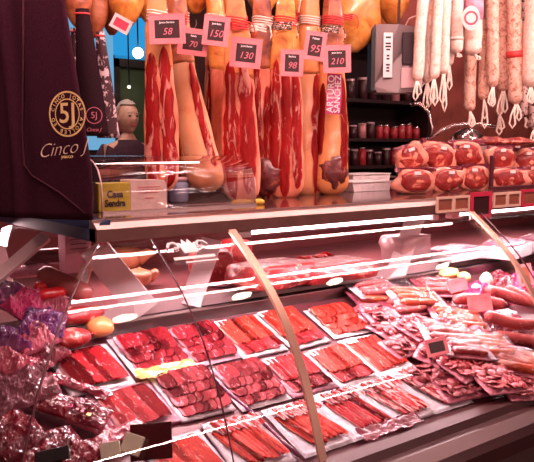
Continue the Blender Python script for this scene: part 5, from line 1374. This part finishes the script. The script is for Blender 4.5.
# the man behind the counter
def human(px, py, Y, label, face=0.0):
    head = at(px, py, Y=Y); hz = head.z; m = mpp(head)
    t_ = thing('person', label, 'person', M=Matrix.Translation((head.x, head.y, 0)) @ Matrix.Rotation(CAMROT + face, 4, 'Z'))
    s_ = hz / 1.62
    me = bpy.data.meshes.new('body')
    V = [(0, 0, .95), (0, 0, 1.15), (0, 0, 1.36), (0, 0, 1.46), (0, -.01, 1.53),
         (.18, 0, 1.40), (.25, .0, 1.14), (.24, -.16, 1.0), (.23, -.24, .98), (-.18, 0, 1.40), (-.25, 0, 1.14), (-.24, -.16, 1.0), (-.23, -.24, .98),
         (.10, 0, .86), (.11, .0, .48), (.11, .03, .08), (.11, -.10, .04), (-.10, 0, .86), (-.11, 0, .48), (-.11, .03, .08), (-.11, -.10, .04)]
    Ed = [(0, 1), (1, 2), (2, 3), (3, 4), (2, 5), (5, 6), (6, 7), (7, 8), (2, 9), (9, 10), (10, 11), (11, 12), (0, 13), (13, 14), (14, 15), (15, 16), (0, 17), (17, 18), (18, 19), (19, 20)]
    rad = [.15, .16, .15, .065, .06, .07, .05, .04, .03, .07, .05, .04, .03, .10, .065, .045, .04, .10, .065, .045, .04]
    me.from_pydata([(x, y, z * s_) for x, y, z in V], Ed, [])
    o = bpy.data.objects.new('body', me); COL.objects.link(o)
    md = o.modifiers.new('s', 'SKIN'); 
    for i, r_ in enumerate(rad): me.skin_vertices[0].data[i].radius = (r_, r_ * .75)
    me.skin_vertices[0].data[0].use_root = True
    o.modifiers.new('b', 'SUBSURF').levels = 2
    dg = bpy.context.evaluated_depsgraph_get(); dg.update()
    m2 = bpy.data.meshes.new_from_object(o.evaluated_get(dg)); bpy.data.objects.remove(o)
    m2.materials.clear()
    # head joined on to the body
    bm = NB(); bm.from_mesh(m2); nb = len(bm.verts)
    hm = NB(); bmesh.ops.create_uvsphere(hm, u_segments=28, v_segments=22, radius=1)
    for v in hm.verts:
        x, y, z = v.co
        w_ = .078 * (1 - .28 * max(0, -z) ** 1.5); d_ = .098; h_ = .122
        X, Y2_, Z2 = x * w_, y * d_, z * h_
        if y < -.3 and abs(x) < .25 and -.35 < z < .15: Y2_ -= .022 * (1 - abs(x) / .25) * (1 - abs(z + .12) / .27 if abs(z + .12) < .27 else 0)
        if y < -.5 and .25 > abs(x) - .2 > 0 and .0 < z < .25: Y2_ += .008
        if y < -.6 and abs(x) < .35 and -.55 < z < -.45: Y2_ += .006
        if y < -.4 and z < -.7: Y2_ -= .008
        v.co = (X, Y2_, Z2 + hz)
    tm = bpy.data.meshes.new('h'); hm.to_mesh(tm); hm.free(); bm.from_mesh(tm)
    for sg in (-1, 1): sph(bm, (sg * .079, .005, hz - .005), .026, 10, (.35, .7, 1.1))
    b_o = obj('body', bm, skinm, t_)
    # clothing, hair, face
    tr = NB(); rows = []
    for z_, rx, ry in ((.80, .19, .14), (1.0, .19, .14), (1.2, .20, .14), (1.36, .21, .13), (1.42, .15, .11), (1.47, .08, .085)):
        rows.append([(rx * math.cos(a2), ry * math.sin(a2), z_ * s_) for a2 in [2 * PI * i / 24 for i in range(24)]])
    skin(tr, rows)
    for sg in (-1, 1): tube(tr, [(sg * .14, 0, 1.39 * s_), (sg * .22, 0, 1.30 * s_), (sg * .255, .0, 1.14 * s_), (sg * .25, -.10, 1.04 * s_)], [.085, .075, .065, .055], 12)
    obj('shirt', tr, shirt, t_)
    hb = NB(); bmesh.ops.create_uvsphere(hb, u_segments=26, v_segments=20, radius=1)
    bmesh.ops.delete(hb, geom=[v for v in hb.verts if (v.co.z < -.35) or (v.co.y < -.2 and v.co.z < .62) or (v.co.y < .1 and v.co.z < -.05)], context='VERTS')
    for v in hb.verts:
        k = 1.07 + .06 * noise.noise(v.co * 6); v.co = Vector((v.co.x * .082 * k, v.co.y * .103 * k, v.co.z * .126 * k + hz))
    obj('hair', hb, hairm, t_)
    for sg in (-1, 1):
        e = NB(); sph(e, (sg * .030, -.086, hz + .012), .010, 10, (1.2, .6, .7)); obj('eye', e, black, t_)
        e = NB(); tube(e, [(sg * .016, -.098, hz + .032), (sg * .032, -.097, hz + .037), (sg * .048, -.088, hz + .032)], .0035, 6); obj('eyebrow', e, hairm, t_)
    e = NB(); tube(e, [(-.022, -.094, hz - .056), (0, -.102, hz - .054), (.022, -.094, hz - .056)], .0035, 6); obj('mouth', e, redink, t_)
    return t_
human(127, 118, 5.0, 'grey haired man in a dark shirt standing behind the counter, looking right', .75)

# ------------------------------------------------------------------ light
def downlight(x, y, label, z=3.3, r=.07, drop=0.0, mat=None):
    t_ = thing('ceiling_downlight', label, 'ceiling light', (x, y, z), group='round ceiling downlights')
    obj('lamp_disc', cyl(NB(), (0, 0, -.012), (0, 0, -.004), r, 24), mat or downm, t_, False)
    obj('trim_ring', tube(NB(), [(r * 1.1 * math.cos(a2), r * 1.1 * math.sin(a2), -.008) for a2 in [2 * PI * i / 24 for i in range(25)]], .010, 6), whitep, t_)
def ceiling_tube(x0, x1, y, label, z=3.28, r=.02, mat=None):
    t_ = thing('ceiling_tube_light', label, 'ceiling light', (x0, y, z), group='long ceiling tube lights')
    obj('lamp_tube', cyl(NB(), (0, 0, -.03), (x1 - x0, 0, -.03), r, 12), mat or ledm, t_); obj('fixture', box(NB(), (0, -.04, 0), (x1 - x0, .04, .02)), whitep, t_, False)
def glass_mirror(px, py, zl):
    d = ray(px, py)
    for (y0, z0_), (y1, z1_) in zip(PROF, PROF[1:]):
        # where the sight line crosses this strip of the curved pane
        ey, ez = y1 - y0, z1_ - z0_; den = d.y * ez - d.z * ey
        if abs(den) < 1e-9: continue
        t = (y0 * ez - (z0_ - 1.5) * ey) / den; q = CAM + d * t
        s_ = ((q.y - y0) * ey + (q.z - z0_) * ez) / (ey * ey + ez * ez)
        if 0 <= s_ <= 1 and t > 0:
            n_ = Vector((0, ez, -ey)).normalized(); r_ = d - 2 * d.dot(n_) * n_
            return q + r_ * ((zl - q.z) / r_.z)
for k, (px_, py_) in enumerate([(125, 317), (242, 296), (335, 281), (443, 267)]):
    g_ = glass_mirror(px_, py_, 3.29)
    if g_: downlight(g_.x, g_.y, ['first', 'second', 'third', 'fourth'][k] + ' ceiling downlight along the aisle, counted from the left', r=.075)
def area(name, loc, tgt, sx, sy, e, col, sp_=None):
    l = bpy.data.lights.new(name, 'AREA'); l.shape = 'RECTANGLE'; l.size = sx; l.size_y = sy; l.energy = e; l.color = col
    if sp_: l.spread = sp_
    o = bpy.data.objects.new(name, l); COL.objects.link(o); d = Vector(tgt) - Vector(loc)
    o.matrix_world = Matrix.Translation(loc) @ d.to_track_quat('-Z', 'Y').to_matrix().to_4x4(); return o
PK = (1, .60, .57); CASE = (1, .76, .80)
def strip(x0, x1, y, z, ty, tz, e, w_, label, col=PK):
    t_ = thing('strip_light', label, 'strip light', ((x0 + x1) / 2, y, z), group='strip lights')
    d = Vector((0, ty - y, tz - z)).normalized()
    obj('fixture', box(NB(), ((x0 - x1) / 2, -.012, 0), ((x1 - x0) / 2, .012, .012)), steel_dark, t_, False)
    area('strip_lamp', (((x0 + x1) / 2), y + d.y * .012, z - .003 + d.z * .012), ((x0 + x1) / 2, ty, tz), x1 - x0, w_, e, col)
area('case_lamp', (1.7, 1.69, 1.245), (1.7, 1.47, .8), 1.9, .02, 26, CASE)
area('case_lamp_right', (3.1, 1.69, 1.245), (3.1, 1.47, .8), 1.4, .02, 9, CASE)
area('shelf_lamp', (2.2, 2.2, 1.27), (2.2, 2.1, 1.0), 3.0, .03, 13, (1, .62, .64))
strip(-.2, 4.2, 1.32, 2.42, 1.9, 1.6, 50, .011, 'long strip light on the rail above the front of the counter')
strip(-.2, 4.2, 1.22, 2.42, 1.6, 1.0, 20, .010, 'second strip light on the rail above the visitors side')
strip(-.2, 4.6, 1.83, 3.27, 1.83, 1.0, 24, .016, 'ceiling strip light directly over the countertop')
strip(-3, 5.5, -2.3, 2.05, 1.5, 1.4, 80, .03, 'strip light high on the wall behind the visitors')
area('back_lamp', (4.0, 3.0, 3.0), (4.2, 3.4, 1.4), 2.0, .3, 20, (1, .5, .45))
area('far_lamp', (2.2, 4.6, 3.0), (2.5, 5.2, 1.4), 1.5, .5, 22, (1, .85, .75))
w = bpy.data.worlds.new('world'); SC.world = w; w.use_nodes = True
w.node_tree.nodes['Background'].inputs[0].default_value = (1, .6, .6, 1); w.node_tree.nodes['Background'].inputs[1].default_value = .05
SC.view_settings.view_transform = 'Standard'; SC.view_settings.look = 'None'; SC.view_settings.gamma = 1; SC.view_settings.exposure = 0.0
SC.cycles.use_denoising = True; SC.cycles.max_bounces = 8; SC.cycles.transparent_max_bounces = 24; SC.cycles.caustics_reflective = False; SC.cycles.sample_clamp_indirect = 6
bpy.context.view_layer.update()
